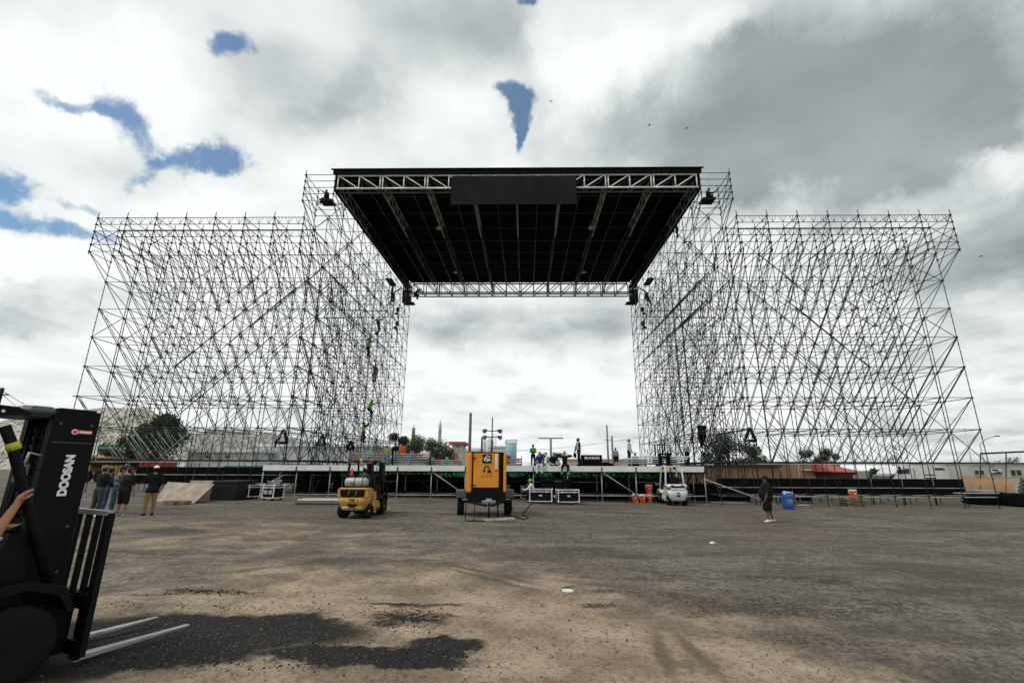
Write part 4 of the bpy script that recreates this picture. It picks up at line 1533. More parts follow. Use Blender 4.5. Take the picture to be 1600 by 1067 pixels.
# ---- white forklift holding a stack of truss at deck height
g = gnd(1062, 790)
my_ = 1.36
wk = forklift('white forklift seen from behind, holding up a stack of flat beams over the deck edge', (g.x - .05, g.y + 1.0, gz(g.x)), 2, FWHITE, FWHITE, BLACK, '', style='white', mast_h=2.95, lift=2.20, steer=0)
for k in range(1, 3):
    q = MB(); q.cbox((0, my_, 2.95 - .18 * k), .62, .14, .05); q.build('mast_crossbar', BLACK, wk)
tr = thing('beam_stack', 'stack of pale flat beams lying across the raised forks of the white forklift', 'beams', (g.x - .4, g.y + 2.95, 2.30), math.radians(2))
rb = random.Random(3)
for z in range(4):
    for k in range(4):
        L0 = -2.1 + rb.uniform(-.3, .3) + (.4 if z == 3 else 0)
        q = MB(); q.cbox((L0 + 1.9, -.45 + .3 * k, .06 + .135 * z), 3.7 + rb.uniform(-.4, .4), .24, .07); q.build('beam', ALU if z > 1 else STEEL_L, tr)
    if z < 3:
        for x in (-1.3, 0, 1.2):
            q = MB(); q.cbox((x, 0, .127 + .135 * z), .1, 1.1, .055); q.build('spacer', WOODD, tr)
person('seated worker whose orange helmet shows above the beam stack on the white forklift', (g.x - 1.3, g.y + 4.6, 2.32), 190, 1.6, anchor='hips', legL=((-.2, 1, 0), (0, .1, -1)), legR=((.2, 1, 0), (0, .1, -1)), head='helmet', headmat=cloth('orange_helmet', (.75, .22, .02)))

# ---- orange generator on its trailer
g = gnd(752, 809)
gy = g.y + 1.35
gen = thing('generator_trailer', 'orange generator with rounded corners on a black two-wheeled trailer in mid yard', 'generator', (g.x, gy, gz(g.x)), math.radians(9))
zb, zt = .92, 2.46
hw, dl = .78, 1.1
def post_col(x0, x1, y0, y1, nm='corner_post', mt=ORANGE):
    q = MB(); q.cbox(((x0 + x1) / 2, (y0 + y1) / 2, (zb + zt) / 2), abs(x1 - x0), abs(y1 - y0), zt - zb, 0, .04); return q.build(nm, mt, gen)
post_col(-hw, -hw + .17, -dl, -dl + .25); post_col(hw - .12, hw, -dl, -dl + .25)
q = MB(); q.box(-hw + .12, hw - .10, -dl + .05, dl - .05, zb + .02, zt - .02); q.build('enclosure', BLACK, gen)
q = MB(); q.cbox((-.04, -dl + .035, (zb + zt) / 2 + .08), 1.02, .05, zt - zb - .22, 0, .012); dr = q.build('front_door', ORANGE, gen)
q = MB(); q.cbox((-.02, -dl + .035, zb + .02), 1.16, .045, .22); q.build('lower_sill', BLACK, gen)
for z in (1.20, 2.25):
    q = MB(); q.cbox((-.52, -dl, z), .14, .05, .03); q.tube((-.57, -dl - .01, z - .05), (-.57, -dl - .01, z + .05), .022, 8); q.build('hinge', BLACK, dr)
q = MB(); q.cbox((-.02, -dl - .0, 2.22), .36, .02, .34); q.build('sign_plate', BLACK, dr)
text('VSA', 'lettering', tw_, dr, (-.02, -dl - .013, 2.18), (math.radians(90), 0, 0), .19, .003, bold=.006, sx=.85)
q = MB(); q.prism([(-.12, 2.28), (0.0, 2.36), (.12, 2.30), (.10, 2.27), (0, 2.315), (-.1, 2.26)], -dl - .016, -dl - .012); q.build('emblem', tw_, dr)
q = MB()
q.path([V(-.02 + .105 * math.cos(a), -dl - .004, 1.82 + .11 * math.sin(a)) for a in [math.radians(d) for d in range(-20, 215, 18)]], .016, 6)
q.tube((-.13, -dl + .0, 1.75), (-.13, -dl - .015, 1.75), .045, 12); q.tube((.08, -dl + .0, 1.75), (.08, -dl - .015, 1.75), .045, 12)
q.prism([(-.0, 1.68), (.14, 1.68), (.17, 1.71), (.12, 1.78), (.02, 1.76)], -dl - .013, -dl - .009); q.build('emblem', BLACK, dr)
for k, w in enumerate((.40, .46)):
    q = MB()
    n = 12
    for i in range(n):
        if i in (4, 8): continue
        q.cbox((-.02 - w / 2 + w * (i + .5) / n, -dl + .006, 1.57 - .055 * k), w / n * .62, .006, .024)
    q.build('small_print', mat('brown_print', (.30, .13, .02), .6), dr)
q = MB(); q.cbox((.36, -dl + .0, 2.10), .11, .02, .62); q.build('label_strip', WHITE, dr)
q = MB(); q.cbox((.36, -dl - .002, 1.78), .10, .02, .06); q.build('label_strip', REDPAINT, dr)
q = MB(); q.cbox((hw - .02, .08, (zb + zt) / 2), .05, dl * 2 - .45, zt - zb, 0, .02); sp_ = q.build('side_panel', ORANGE, gen)
for (y, z) in ((-.6, 2.25), (-.6, 1.3), (.1, 1.3), (.1, 2.25)):
    q = MB(); q.cbox((hw + .008, y, z), .02, .05, .10); q.build('latch', BLACK, sp_)
q = MB(); q.cbox((hw + .008, -.15, 1.85), .008, .30, .12); q.build('lettering', BLACK, sp_)
q = MB(); q.cbox((hw + .008, -.25, 2.36), .008, 1.0, .12); q.build('vent', BLACK, sp_)
q = MB(); q.cbox((-hw + .02, .08, (zb + zt) / 2), .05, dl * 2 - .45, zt - zb, 0, .02); q.build('side_panel', ORANGE, gen)
post_col(-hw, -hw + .12, dl - .25, dl); post_col(hw - .12, hw, dl - .25, dl)
q = MB(); q.cbox((0, 0, zt + .0), 1.40, 2.1, .05, 0, .02); q.build('roof_plate', BLACK, gen)
q = MB(); q.box(-.74, .74, -1.15, 1.2, .62, zb); q.build('base_frame', BLACK, gen)
for sx in (-1, 1):
    wheel(gen, sx * .98, .02, .36, .27, BLACK)
    q = MB(); q.prism([(-.52, .70), (-.46, .92), (-.36, .99), (.36, .99), (.46, .92), (.52, .70), (.48, .70), (.36, .92), (-.36, .92), (-.48, .70)], sx * 1.0 - .19, sx * 1.0 + .19, 'x'); q.build('mudguard', DGREY, gen)
    q = MB(); q.prism([(-.50, .70), (-.44, .91), (.44, .91), (.50, .70)], sx * 1.17 - .008, sx * 1.17 + .008, 'x'); q.build('mudguard_side', DGREY, gen)
    q = MB(); q.tube((sx * .72, -1.1, .58), (sx * .10, -2.25, .52), .045, 6); q.build('drawbar', BLACK, gen)
    q = MB(); q.cbox((sx * .84, -.9, .66), .25, .06, .03); q.build('light_bracket', GREYP, gen)
q = MB(); q.cbox((0, -1.2, .60), 1.9, .08, .10); q.build('cross_beam', BLACK, gen)
q = MB(); q.tube((.0, -2.25, .60), (.0, -2.25, .04), .028, 8); q.tube((.38, -1.75, .60), (.38, -1.75, .12), .03, 8); q.cbox((.38, -1.75, .10), .14, .14, .02); q.build('jack_stand', BLACK, gen)
q = MB(); q.cbox((.05, -1.5, .62), .52, .16, .05); q.cbox((.05, -1.5, .68), .22, .1, .07); q.build('pale_bracket', GREYP, gen)
q = MB(); q.tube((.0, -2.2, .55), (0, -2.5, .55), .05, 8); q.build('hitch', BLACK, gen)
for (x, h) in ((-.16, 3.15), (.28, 3.0)):
    q = MB(); q.tube((x, .15, zt), (x, .15, h), .035 if h < 4.5 else .045, 8); q.build('mast_tube', BLACK, gen)
q = MB(); q.tube((.28, .15, 2.95), (.28, .15, 4.0), .025, 8); q.tube((.06, .15, 3.42), (.56, .15, 3.42), .02, 6); q.tube((.02, .15, 3.16), (.54, .15, 3.16), .02, 6); q.build('light_mast', BLACK, gen)
for x in (-.02, .58):
    for z in (3.18, 3.45):
        q = MB(); s2 = -1 if x < .2 else 1
        q.cone((x - s2 * .05, .12, z), (x + s2 * .06, -.02, z - .06), .04, .10, 12); fl = q.build('floodlight', BLACK, gen)
        q = MB(); q.cone((x + s2 * .061, -.022, z - .061), (x + s2 * .064, -.028, z - .064), .085, .085, 12); q.build('lens', GREYP, fl)
gc = V(g.x, gy, 0)
# welded stand and pale plank lying under the tow bar
st = thing('steel_stand', 'thin bent steel stand on the ground under the generator tow bar', 'stand', (gc.x - .15, gy - 2.35, gz(gc.x)))
for dx in (-.32, 0):
    q = MB(); q.path([(dx, -.1, .75), (dx - .02, -.12, .05), (dx + .12, -.35, .03), (dx + .4, -.3, .03)], .018, 6); q.build('bent_rod', BLACK, st)
pk = MB(); pk.cbox((0, 0, .045), 1.15, .12, .07); po = pk.build('plank', mat('pale_board', (.42, .40, .33), .8, 0, .2, 6), None, (gc.x + .72, gy - 2.35, gz(gc.x) + .01), (0, -.04, .22))
tag(po, 'pale board lying on the dirt in front of the generator wheel', 'board')
cb = MB(); pts = []
for (px, py) in ((785, 803), (803, 808), (818, 812), (826, 810), (820, 806), (817, 803), (822, 797), (826, 792), (830, 787), (836, 782)):
    p = gnd(px, py); pts.append(p + V(0, 0, .02))
cb.path(pts, .022, 6); tag(cb.build('cable', BLACK), 'black power cable snaking on the dirt from the generator to the road case', 'cable')
cb = MB(); cb.path([gnd(x, y) + V(0, 0, .05) for (x, y) in ((788, 791), (796, 790), (801, 794), (799, 798), (790, 799))], .022, 6)
tag(cb.build('cable', BLACK), 'short black cable loop beside the right wheel of the generator trailer', 'cable')
# ------------------------------------------------------------------ stage platform
DECK = 2.16
GREEN = mat('green_mesh_fence', (0.03, 0.20, 0.07), 0.8, 0, .25, 1.5)
BLUEP = mat('blue_plastic', (0.012, 0.085, 0.36), 0.4, 0, .08, 3)
ORPL = mat('orange_plastic', (0.78, 0.085, 0.02), 0.4, 0, .05, 5)


def stage():
    root = thing('stage_platform', 'wide stage deck on silver posts with a white front edge, between the scaffold towers', 'stage', (-2.5, 38, 0.1))
    o = root.location
    F = Frame(root)
    xs = [11.0 - 2.1 * k for k in range(14)]
    ys = [30.0 + 2.1 * k for k in range(9)]
    rr = random.Random(9)
    for i, x in enumerate(xs):
        for j, y in enumerate(ys):
            F.add('post', (x, y, gz(x)), (x, y, 1.80 if j else 1.84), .032, STEEL_L if j < 2 else STEEL)  # front rows in the lit steel colour, rear rows painted shaded
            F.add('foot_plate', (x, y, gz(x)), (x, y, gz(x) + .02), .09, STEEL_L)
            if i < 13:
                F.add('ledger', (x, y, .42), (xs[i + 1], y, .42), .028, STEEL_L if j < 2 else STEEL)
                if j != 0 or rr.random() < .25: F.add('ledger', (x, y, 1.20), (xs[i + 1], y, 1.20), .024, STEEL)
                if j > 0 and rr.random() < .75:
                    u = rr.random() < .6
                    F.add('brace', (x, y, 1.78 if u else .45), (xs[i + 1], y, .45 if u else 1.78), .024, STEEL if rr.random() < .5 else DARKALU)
            if j < 8:
                F.add('ledger', (x, y, .42), (x, ys[j + 1], .42), .024)
                F.add('ledger', (x, y, 1.70), (x, ys[j + 1], 1.70), .024)
                if rr.random() < .8:
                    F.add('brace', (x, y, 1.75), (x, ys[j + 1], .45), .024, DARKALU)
    for i in (2, 7):
        F.add('front_brace', (xs[i + 1], 29.94, 1.82), (xs[i], 29.94, .46), .030, STEEL_L)
    F.add('front_brace', (xs[0], 29.94, 1.4), (xs[0] + 4.2, 29.9, -.1), .030, STEEL_L)
    # close black stair-truss members below the deck
    for k in range(70):
        x = rr.uniform(-6, 9.5); y = rr.uniform(33, 40)
        F.add('dark_strut', (x, y, 1.80), (x + .9, y + .3, .75), .03, DARKALU)
    F.finish()
    for i in range(13):
        x1, x0 = xs[i], xs[i + 1]
        q = MB(); q.box(x0 + .008 - o.x, x1 - .008 - o.x, 29.86 - o.y, 29.92 - o.y, 1.83 - o.z, DECK + .005 - o.z)
        q.build('fascia_board', WHITE, root)
        for j in range(8):
            q = MB(); q.box(x0 + .008 - o.x, x1 - .008 - o.x, ys[j] - .08 + .01 - o.y, ys[j + 1] - .09 - o.y, 1.98 - o.z, DECK - o.z)
            q.build('deck_panel', BLACK, root)
        q = MB(); q.box(x0 - o.x, x1 - o.x, 29.93 - o.y, 29.99 - o.y, 1.76 - o.z, 1.825 - o.z); q.build('edge_beam', BLACK, root)
        q = MB(); q.cbox((x1 - o.x, 29.83 - o.y, 1.80 - o.z), .09, .08, .12); q.tube((x1 - o.x, 29.84 - o.y, 1.78 - o.z), (x1 - o.x, 29.84 - o.y, 2.1 - o.z), .03, 8); q.build('post_clamp', DARKALU, root)


stage()


# ------------------------------------------------------------------ black covered panels, boxes, drapes
def covered_panel(x0, x1, Y, z0, z1, label, group, rails=1):
    c = ((x0 + x1) / 2, Y, z0)
    root = thing('covered_barrier', label, 'barrier', c, 0, group)
    w = (x1 - x0) / 2 - .02; h = z1 - z0
    vs = []; nx, nz = 14, 6
    rr = random.Random(int(x0 * 10))
    ph = rr.uniform(0, 6)
    for k in range(nz + 1):
        for i in range(nx + 1):
            x = -w + 2 * w * i / nx; z = h * k / nz
            vs.append((x, .02 * math.sin(x * 7 + ph) * (1 - k / nz) + .012 * math.sin(x * 17 + z * 3), z))
    m0 = len(vs)
    vs += [(x, y + .012, z) for (x, y, z) in vs]
    fs = []
    for k in range(nz):
        for i in range(nx):
            a = k * (nx + 1) + i
            fs.append((a, a + 1, a + nx + 2, a + nx + 1)); fs.append((a + m0, a + nx + 1 + m0, a + nx + 2 + m0, a + 1 + m0))
    q = MB(); q.add(vs, fs, True); q.build('cloth', BLACKCLOTH, root)
    for r in range(rails):
        z = h * (.52 if rails == 1 else (.5, .0)[r])
        q = MB(); q.tube((-w, -.06, z), (w, -.06, z), .028, 8); q.build('rail', STEEL_L, root)
    q = MB(); q.tube((-w, .03, h + .01), (w, .03, h + .01), .022, 8); q.build('top_tube', DARKALU, root)
    for x in (-w, w):
        q = MB(); q.tube((x, .06, h), (x, .06, gz(c[0]) - z0), .022, 6); q.build('stand_tube', DARKALU, root)


NTH = ['first', 'second', 'third', 'fourth', 'fifth', 'sixth', 'seventh', 'eighth', 'ninth', 'tenth', 'eleventh', 'twelfth', 'thirteenth', 'fourteenth', 'last']
for k in range(7):
    x1 = -12.7 - 2.03 * k
    covered_panel(x1 - 2.03, x1, 33.2, .98, 2.0, NTH[k] + ' black cloth panel of the left scaffold wall, counted from its tower', 'black panels under the left scaffold wall')
for k in range(8):
    x0 = 12.75 + 2.03 * k
    covered_panel(x0, x0 + 2.03, 32.6, .30, 1.40, NTH[k] + ' black cloth panel of the right scaffold wall, counted from its tower', 'black panels under the right scaffold wall', 2)


def boxy(name, label, cat, loc, size, mt, rz=0.0, group=None, bev=.03, lidline=True):
    """closed box with lid seam, corner blocks and grips"""
    root = thing(name, label, cat, loc, rz, group)
    w, d, h = size
    q = MB(); q.cbox((0, 0, h * .40), w, d, h * .80, 0, bev); q.build('body', mt, root)
    q = MB(); q.cbox((0, 0, h * .905), w + .01, d + .01, h * .18, 0, bev); q.build('lid', mt, root)
    for sx in (-1, 1):
        q = MB(); q.cbox((sx * w * .3, -d / 2 - .008, h * .6), .16, .02, .06); q.build('grip', DARKALU, root)
    return root


# equipment massed in the dark below the deck
rr = random.Random(21)
for k, (x, y, w, h) in enumerate([(-14.6, 33.5, 1.9, .9), (-12.3, 34.2, 2.0, 1.1), (-10.2, 33.6, 1.7, 1.2), (-7.6, 35.0, 2.2, .8), (-5.2, 34.0, 1.8, 1.0), (-2.9, 34.8, 2.1, .9), (-.4, 34.5, 2.0, 1.15), (1.7, 33.5, 1.7, .95),
                                   (3.6, 34.6, 1.9, 1.15), (5.8, 33.8, 1.8, .7), (7.9, 34.6, 2.0, 1.2), (9.9, 33.8, 1.7, .9), (12.4, 34, 1.7, 1.1), (14.6, 34.3, 1.6, 1.0)]):
    boxy('equipment_case', NTH[k] + ' black equipment case in the dark below the deck, counted from the left', 'case', (x, y, gz(x)), (w, 1.1, h), BLACKCLOTH, rr.uniform(-.1, .1), 'black cases stored below the deck')
for k in range(13):
    x0 = -15.9 + 2.07 * k
    dr = MB()
    vs, fs = [], []
    n = 16
    h = 1.16 if k not in (2, 3) else 1.5
    for z in (0, .5, 1):
        for i in range(n + 1):
            x = x0 + 2.05 * i / n
            vs.append((x, 41.5 + .05 * math.sin(i * 1.9 + k), gz(x) + (h - gz(x)) * z))
    m0 = len(vs); vs += [(a, b + .02, c) for (a, b, c) in vs]
    for z in range(2):
        for i in range(n):
            a = z * (n + 1) + i; fs += [(a, a + 1, a + n + 2, a + n + 1), (a + m0, a + n + 1 + m0, a + n + 2 + m0, a + 1 + m0)]
    dr.add(vs, fs, True)
    tag(dr.build('black_drape', BLACKCLOTH), NTH[k] + ' black drape deep below the stage deck, counted from the left', 'drape', 'black drapes below the deck')
# green mesh fence behind the stage
gf = thing('green_fence', 'long green mesh fence seen through the gap below the stage deck', 'fence', (0, 54, 0))
for k in range(17):
    x = -34 + 3.0 * k
    q = MB(); q.cbox((x + 1.5, 0, 1.35), 2.96, .04, 1.7); q.build('mesh_panel', GREEN, gf)
    q = MB(); q.tube((x, .05, gz(x)), (x, .05, 2.3), .04, 8); q.build('post', GREYP, gf)


def road_case(label, loc, size, rz=0, edge=ALU, group=None, txt=None, wheels=True, name='road_case'):
    w, d, h = size
    root = thing(name, label, 'case', loc, rz, group)
    z0 = .12 if wheels else 0
    q = MB(); q.cbox((0, 0, z0 + h / 2), w - .02, d - .02, h - .02); q.build('body', BLACK, root)
    e = .035
    for z in (z0 + e / 2, z0 + h * .80, z0 + h - e / 2):
        for (cx, cy, sx, sy) in ((0, -d / 2, w, e), (0, d / 2, w, e), (-w / 2, 0, e, d - e), (w / 2, 0, e, d - e)):
            q = MB(); q.cbox((cx, cy, z), sx, sy, e); q.build('edge_profile', edge, root)
    for x in (-w / 2, w / 2):
        for y in (-d / 2, d / 2):
            q = MB(); q.cbox((x, y, z0 + h / 2), e + .006, e + .006, h - .01); q.build('corner_profile', edge, root)
            for z in (z0 + .03, z0 + h - .03):
                q = MB(); q.ball((x, y, z), .05, n=8, m=6); q.build('ball_corner', edge, root)
            if wheels:
                q = MB(); q.lathe((x * .8, y * .75, .055), [(.055, -.02), (.055, .02)], 12, 'x'); q.cbox((x * .8, y * .75, .105), .09, .09, .03); q.build('caster', RUBBER, root)
    for x in (-w * .3, w * .3):
        q = MB(); q.cbox((x, -d / 2 - .004, z0 + h * .80), .13, .012, .11, 0); q.tube((x - .03, -d / 2 - .014, z0 + h * .80), (x + .03, -d / 2 - .014, z0 + h * .80), .016, 6); q.build('latch', GREYP, root)
    if txt:
        text(txt, 'lettering', tw_, root, (0, -d / 2 + .006, z0 + h * .5), (math.radians(90), 0, 0), .13, .003, bold=.004)
    return root


g = gnd(846, 787)
road_case('pale-edged black road case with a small white word, beside the crouching worker', (g.x, g.y + .4, gz(g.x)), (1.22, .8, .66), math.radians(-6), txt='tait')
g = gnd(888, 788)
road_case('black road case with pale metal edges standing right of its twin below the seated crew', (g.x + .0, g.y + .4, gz(g.x)), (1.16, .8, .66), math.radians(5), txt='tait')
g = gnd(380, 780)
c1 = road_case('small road case with two dished handles, nearest to the plywood ramp', (g.x, g.y + .4, gz(g.x)), (.80, .8, .62), math.radians(-14))
g = gnd(419, 782)
c2 = road_case('small road case with coiled cable heaped on its lid, left of the yellow forklift', (g.x, g.y + .4, gz(g.x)), (.70, .7, .66), math.radians(-16))
for c in (c1, c2):
    for x in (-.16, .14):
        q = MB(); q.cbox((x, -.40 if c is c1 else -.352, .42), .22, .012, .2); q.build('dished_handle', GREYP, c)
cb = MB(); r2 = random.Random(5)
for k in range(5):
    ce = c2.location + V(r2.uniform(-.15, .15), r2.uniform(-.1, .1), .83 + .04 * k)
    cb.path([ce + V(.2 * math.cos(a), .2 * math.sin(a), .05 * math.sin(3 * a + k)) for a in [2 * math.pi * i / 16 for i in range(17)]], .018, 5)
cb.path([c2.location + V(-.3, 0, .9), c2.location + V(.35, .1, 1.25)], .02, 5)
tag(cb.build('cable_coil', STEEL_L), 'tangle of grey cable lying on top of the small road case', 'cable')
for (px, py, lb) in ((788, 777, 'open-sided rack case with white edges, just right of the generator'), (822, 779, 'open-sided rack case with white edges, behind the crouching worker')):
    g = gnd(px, py)
    c = road_case(lb, (g.x, g.y + .5, gz(g.x)), (.62, .6, .78), 0, name='rack_case', wheels=False)
    for z in (.2, .36, .52, .66):
        q = MB(); q.cbox((0, -.315, z), .5, .02, .05); q.build('rack_unit', GREYP, c)
# dark amplifier stack right of generator
g = gnd(804, 770)
boxy('speaker_cabinet', 'tall black cabinet between the two white-edged rack cases', 'cabinet', (g.x, g.y + 1.2, gz(g.x)), (1.5, .9, 1.15), BLACKCLOTH)
# boxes with the white BUNKER word
for (px0, px1, py0, py1, Y, lb) in ((856, 893, 748, 766, 28.7, 'black covered box with the white word BUNKER, right behind the two road cases'), ):
    a, b = at(px0 - 10, py1 + 6, Y), at(px1, py0, Y)
    bx = boxy('covered_box', lb, 'box', ((a.x + b.x) / 2, Y + .45, gz(0)), (b.x - a.x, .9, b.z - gz(0)), BLACKCLOTH)
    text('BUNKER', 'lettering', tw_, bx, (-.12, -.47, (b.z - gz(0)) * .24), (math.radians(90), 0, 0), .24, .003, bold=.005, sx=1.2)
    q = MB(); q.cbox((.1, -.46, 1.15), .42, .02, .12); q.build('red_patch', mat('dark_red_cloth', (.10, .012, .02), .8), bx)
a, b = at(910, 728, 31.6), at(941, 710.5, 31.6)
bx = boxy('covered_box', 'black covered box with the white word BUNKER, standing on the stage deck', 'box', ((a.x + b.x) / 2, 32.1, DECK), (b.x - a.x, .9, b.z - DECK), BLACKCLOTH)
text('BUNKER', 'lettering', tw_, bx, (.0, -.47, (b.z - DECK) * .72), (math.radians(90), 0, 0), .22, .003, bold=.005, sx=1.2)
q = MB()
for k in range(3): q.ball((.9 + .16 * k, -.1, .14 - .03 * k), .22, .2, .14, 8, 6)
q.build('dark_cover', BLACKCLOTH, bx)


# ------------------------------------------------------------------ coolers, barrel, pallets, ramp
def cooler(label, loc, s=1.0, rz=0):
    root = thing('drink_cooler', label, 'cooler', loc, rz, 'orange drink coolers')
    q = MB(); q.lathe((0, 0, 0), [(.15 * s, 0), (.165 * s, .02 * s), (.18 * s, .12 * s), (.18 * s, .15 * s), (.190 * s, .17 * s), (.190 * s, .38 * s), (.195 * s, .40 * s)], 20); q.build('tank', ORPL, root)
    q = MB(); q.lathe((0, 0, 0), [(.205 * s, .40 * s), (.21 * s, .42 * s), (.20 * s, .47 * s), (.16 * s, .49 * s), (.05 * s, .495 * s)], 20); q.build('lid', WHITE, root)
    q = MB(); q.tube((0, -.18 * s, .07 * s), (0, -.22 * s, .07 * s), .02 * s, 8); q.tube((0, -.215 * s, .075 * s), (0, -.215 * s, .03 * s), .014 * s, 8); q.build('spigot', WHITE, root)
    for sx in (-1, 1):
        q = MB(); q.cbox((sx * .20 * s, 0, .33 * s), .035 * s, .12 * s, .05 * s); q.build('handle', WHITE, root)
    q = MB(); q.cbox((.0, -.186 * s, .27 * s), .12 * s, .012, .07 * s); q.build('label_plate', WHITE, root)
    return root


g = gnd(998, 785)
cooler('orange cooler with white lid on the dirt, left one of the close pair', (g.x - .15, g.y + .2, gz(g.x)), 1.05)
cooler('orange cooler with white lid on the dirt, right one of the close pair', (g.x + .27, g.y + .1, gz(g.x)), 1.0, .3)
g = gnd(1016.5, 785)
cooler('lower orange cooler of the stacked two, beside the white forklift', (g.x, g.y + .15, gz(g.x)), 1.05, -.1)
cooler('upper orange cooler of the stacked two, beside the white forklift', (g.x, g.y + .15, gz(g.x) + .525), 1.1, .1)
g = gnd(1340, 791)
pal = thing('pallet_stack', 'small uneven stack of broken pallets carrying an orange cooler', 'pallets', (g.x - .05, g.y + .4, gz(g.x)), .08)
r2 = random.Random(8)
for lv_ in range(3):
    z = lv_ * .14
    for k in range(3):
        q = MB(); q.cbox((r2.uniform(-.05, .05), -.4 + .4 * k, z + .045), 1.1, .08, .08, r2.uniform(-.05, .05)); q.build('bearer', WOODD, pal)
    for k in range(7):
        q = MB(); q.cbox((-.5 + .165 * k, r2.uniform(-.06, .06), z + .102), .11, .95 + r2.uniform(-.1, .1), .022, r2.uniform(-.06, .06)); q.build('board', WOOD if r2.random() < .4 else WOODD, pal)
cooler('orange cooler with white lid standing on the broken pallets at right', (g.x + .08, g.y + .35, gz(g.x) + .425), 1.12)
g = gnd(1237.5, 796)
bar = thing('plastic_drum', 'blue plastic drum with a yellow scrawl, used as a bin beside the man in black', 'drum', (g.x, g.y + .3, gz(g.x)))
q = MB(); q.lathe((0, 0, 0), [(.24, 0), (.275, .03), (.285, .2), (.29, .22), (.285, .25), (.287, .62), (.292, .64), (.285, .67), (.28, .84), (.265, .87), (.25, .86), (.245, .3)], 28); q.build('shell', BLUEP, bar)
q = MB()
r2 = random.Random(2)
yl = mat('yellow_scrawl', (.62, .58, .10), .6)
for (x0, pts) in ((-.10, 9), (.03, 14)):
    pp = []
    for i in range(pts):
        a = i * .9; rad = .05 if x0 < 0 else .065
        x = x0 + rad * math.cos(a); z = .46 + rad * math.sin(a) * 1.1 - .003 * i
        pp.append(V(x, -math.sqrt(max(.0001, .289 ** 2 - x * x)) - .002, z))
    q.path(pp, .009, 5)
q.path([V(.04, -.288, .40), V(.05, -.287, .32)], .009, 5)
q.build('scrawl', yl, bar)
q = MB(); q.prism([(-.30, .80), (-.22, .78), (-.08, .82), (-.02, .86), (-.12, .93), (-.28, .97)], -.22, -.20); q.prism([(.14, .86), (.24, .82), (.27, .80), (.22, .93)], -.16, -.14)
q.ball((0, 0, .83), .23, .23, .09, 10, 6); q.build('white_liner', WHITE, bar)
g = gnd(1268, 787)
road_case('small flight case with pale edges half hidden behind the blue drum', (g.x, g.y + .9, gz(g.x) + .08), (.72, .5, .62), .05, edge=GREYP, wheels=False)

# ramp of plywood against a black riser
g = gnd(350, 782)
rs_ = boxy('black_riser', 'big matt black riser box behind the plywood sheets', 'riser', (g.x - .15, g.y + 1.0, gz(g.x)), (1.35, 1.9, .98), mat('black_riser_board', (.016, .017, .019), .6))


def sheet(lb, p, th=.022):
    p = [V(*q) for q in p]
    n = (p[1] - p[0]).cross(p[3] - p[0]).normalized() * th
    q = MB(); q.add([a for a in p] + [a + n for a in p], [(3, 2, 1, 0), (4, 5, 6, 7), (0, 1, 5, 4), (1, 2, 6, 5), (2, 3, 7, 6), (3, 0, 4, 7)])
    o_ = q.build('plywood_sheet', WOOD); tag(o_, lb, 'plywood'); return o_


Ya = gnd(260, 786).y
a, b = gnd(240, 784.5), gnd(303, 787)
c_, d_ = at(335, 757, Ya + 1.35), at(263, 753, Ya + 1.35)
sheet('worn plywood sheet leaning at a slope, front one of the two', (a + V(0, 0, .01), b + V(0, 0, .01), c_, d_))
a, b = gnd(300, 784) + V(0, .25, .05), gnd(321, 783) + V(0, .25, .05)
c_, d_ = at(334, 751, Ya + 1.62), at(297, 751, Ya + 1.62)
sheet('worn plywood sheet leaning behind the front one against the black riser', (a, b, c_, d_))
for i, px in enumerate((264, 283)):
    g = gnd(px, 788.5)
    t_ = thing('broken_pallet', ('left', 'right')[i] + ' of two low heaps of broken pallet wood at the foot of the plywood', 'pallet', (g.x, g.y + .1, gz(g.x)))
    r2 = random.Random(i)
    for lv_ in range(3):
        for k in range(3):
            q = MB(); q.cbox((r2.uniform(-.05, .05), -.15 + .15 * k, .03 + .06 * lv_), .42 + .10 * lv_ + r2.uniform(-.06, .06), .10, .05, r2.uniform(-.2, .2)); q.build('board', WOODD, t_)

# aluminium frames lying on the ground
g = gnd(500, 783)
fr = thing('truss_frame', 'flat silver ladder-like frame lying on the dirt left of the yellow forklift', 'frame', (g.x, g.y + .3, gz(g.x)), .03)
for y in (-.35, .35):
    q = MB(); q.cbox((0, y, .08), 2.3, .06, .07); q.build('side_rail', ALU, fr)
for k in range(7):
    q = MB(); q.cbox((-1.1 + .36 * k, 0, .08), .05, .66, .05); q.build('rung', ALU, fr)
g = gnd(430, 788)
q = MB(); q.cbox((0, 0, .03), 2.6, .16, .05, -.02)
tag(q.build('dark_plank', BLACK, None, (g.x + 2.2, g.y + .1, gz(g.x) + .005)), 'thin dark plank lying in front of the silver frame', 'plank')
for (px0, px1, py, lb) in ((1110, 1160, 786, 'thin silver rail lying on the dirt below the right scaffold tower'), (1245, 1262, 790, 'short silver rail on the dirt behind the blue drum')):
    a, b = gnd(px0, py), gnd(px1, py)
    q = MB(); q.cbox(((b.x - a.x) / 2, 0, .04), b.x - a.x, .12, .05); tag(q.build('metal_rail', STEEL_L, None, (a.x, a.y, gz(a.x) + .01)), lb, 'rail')


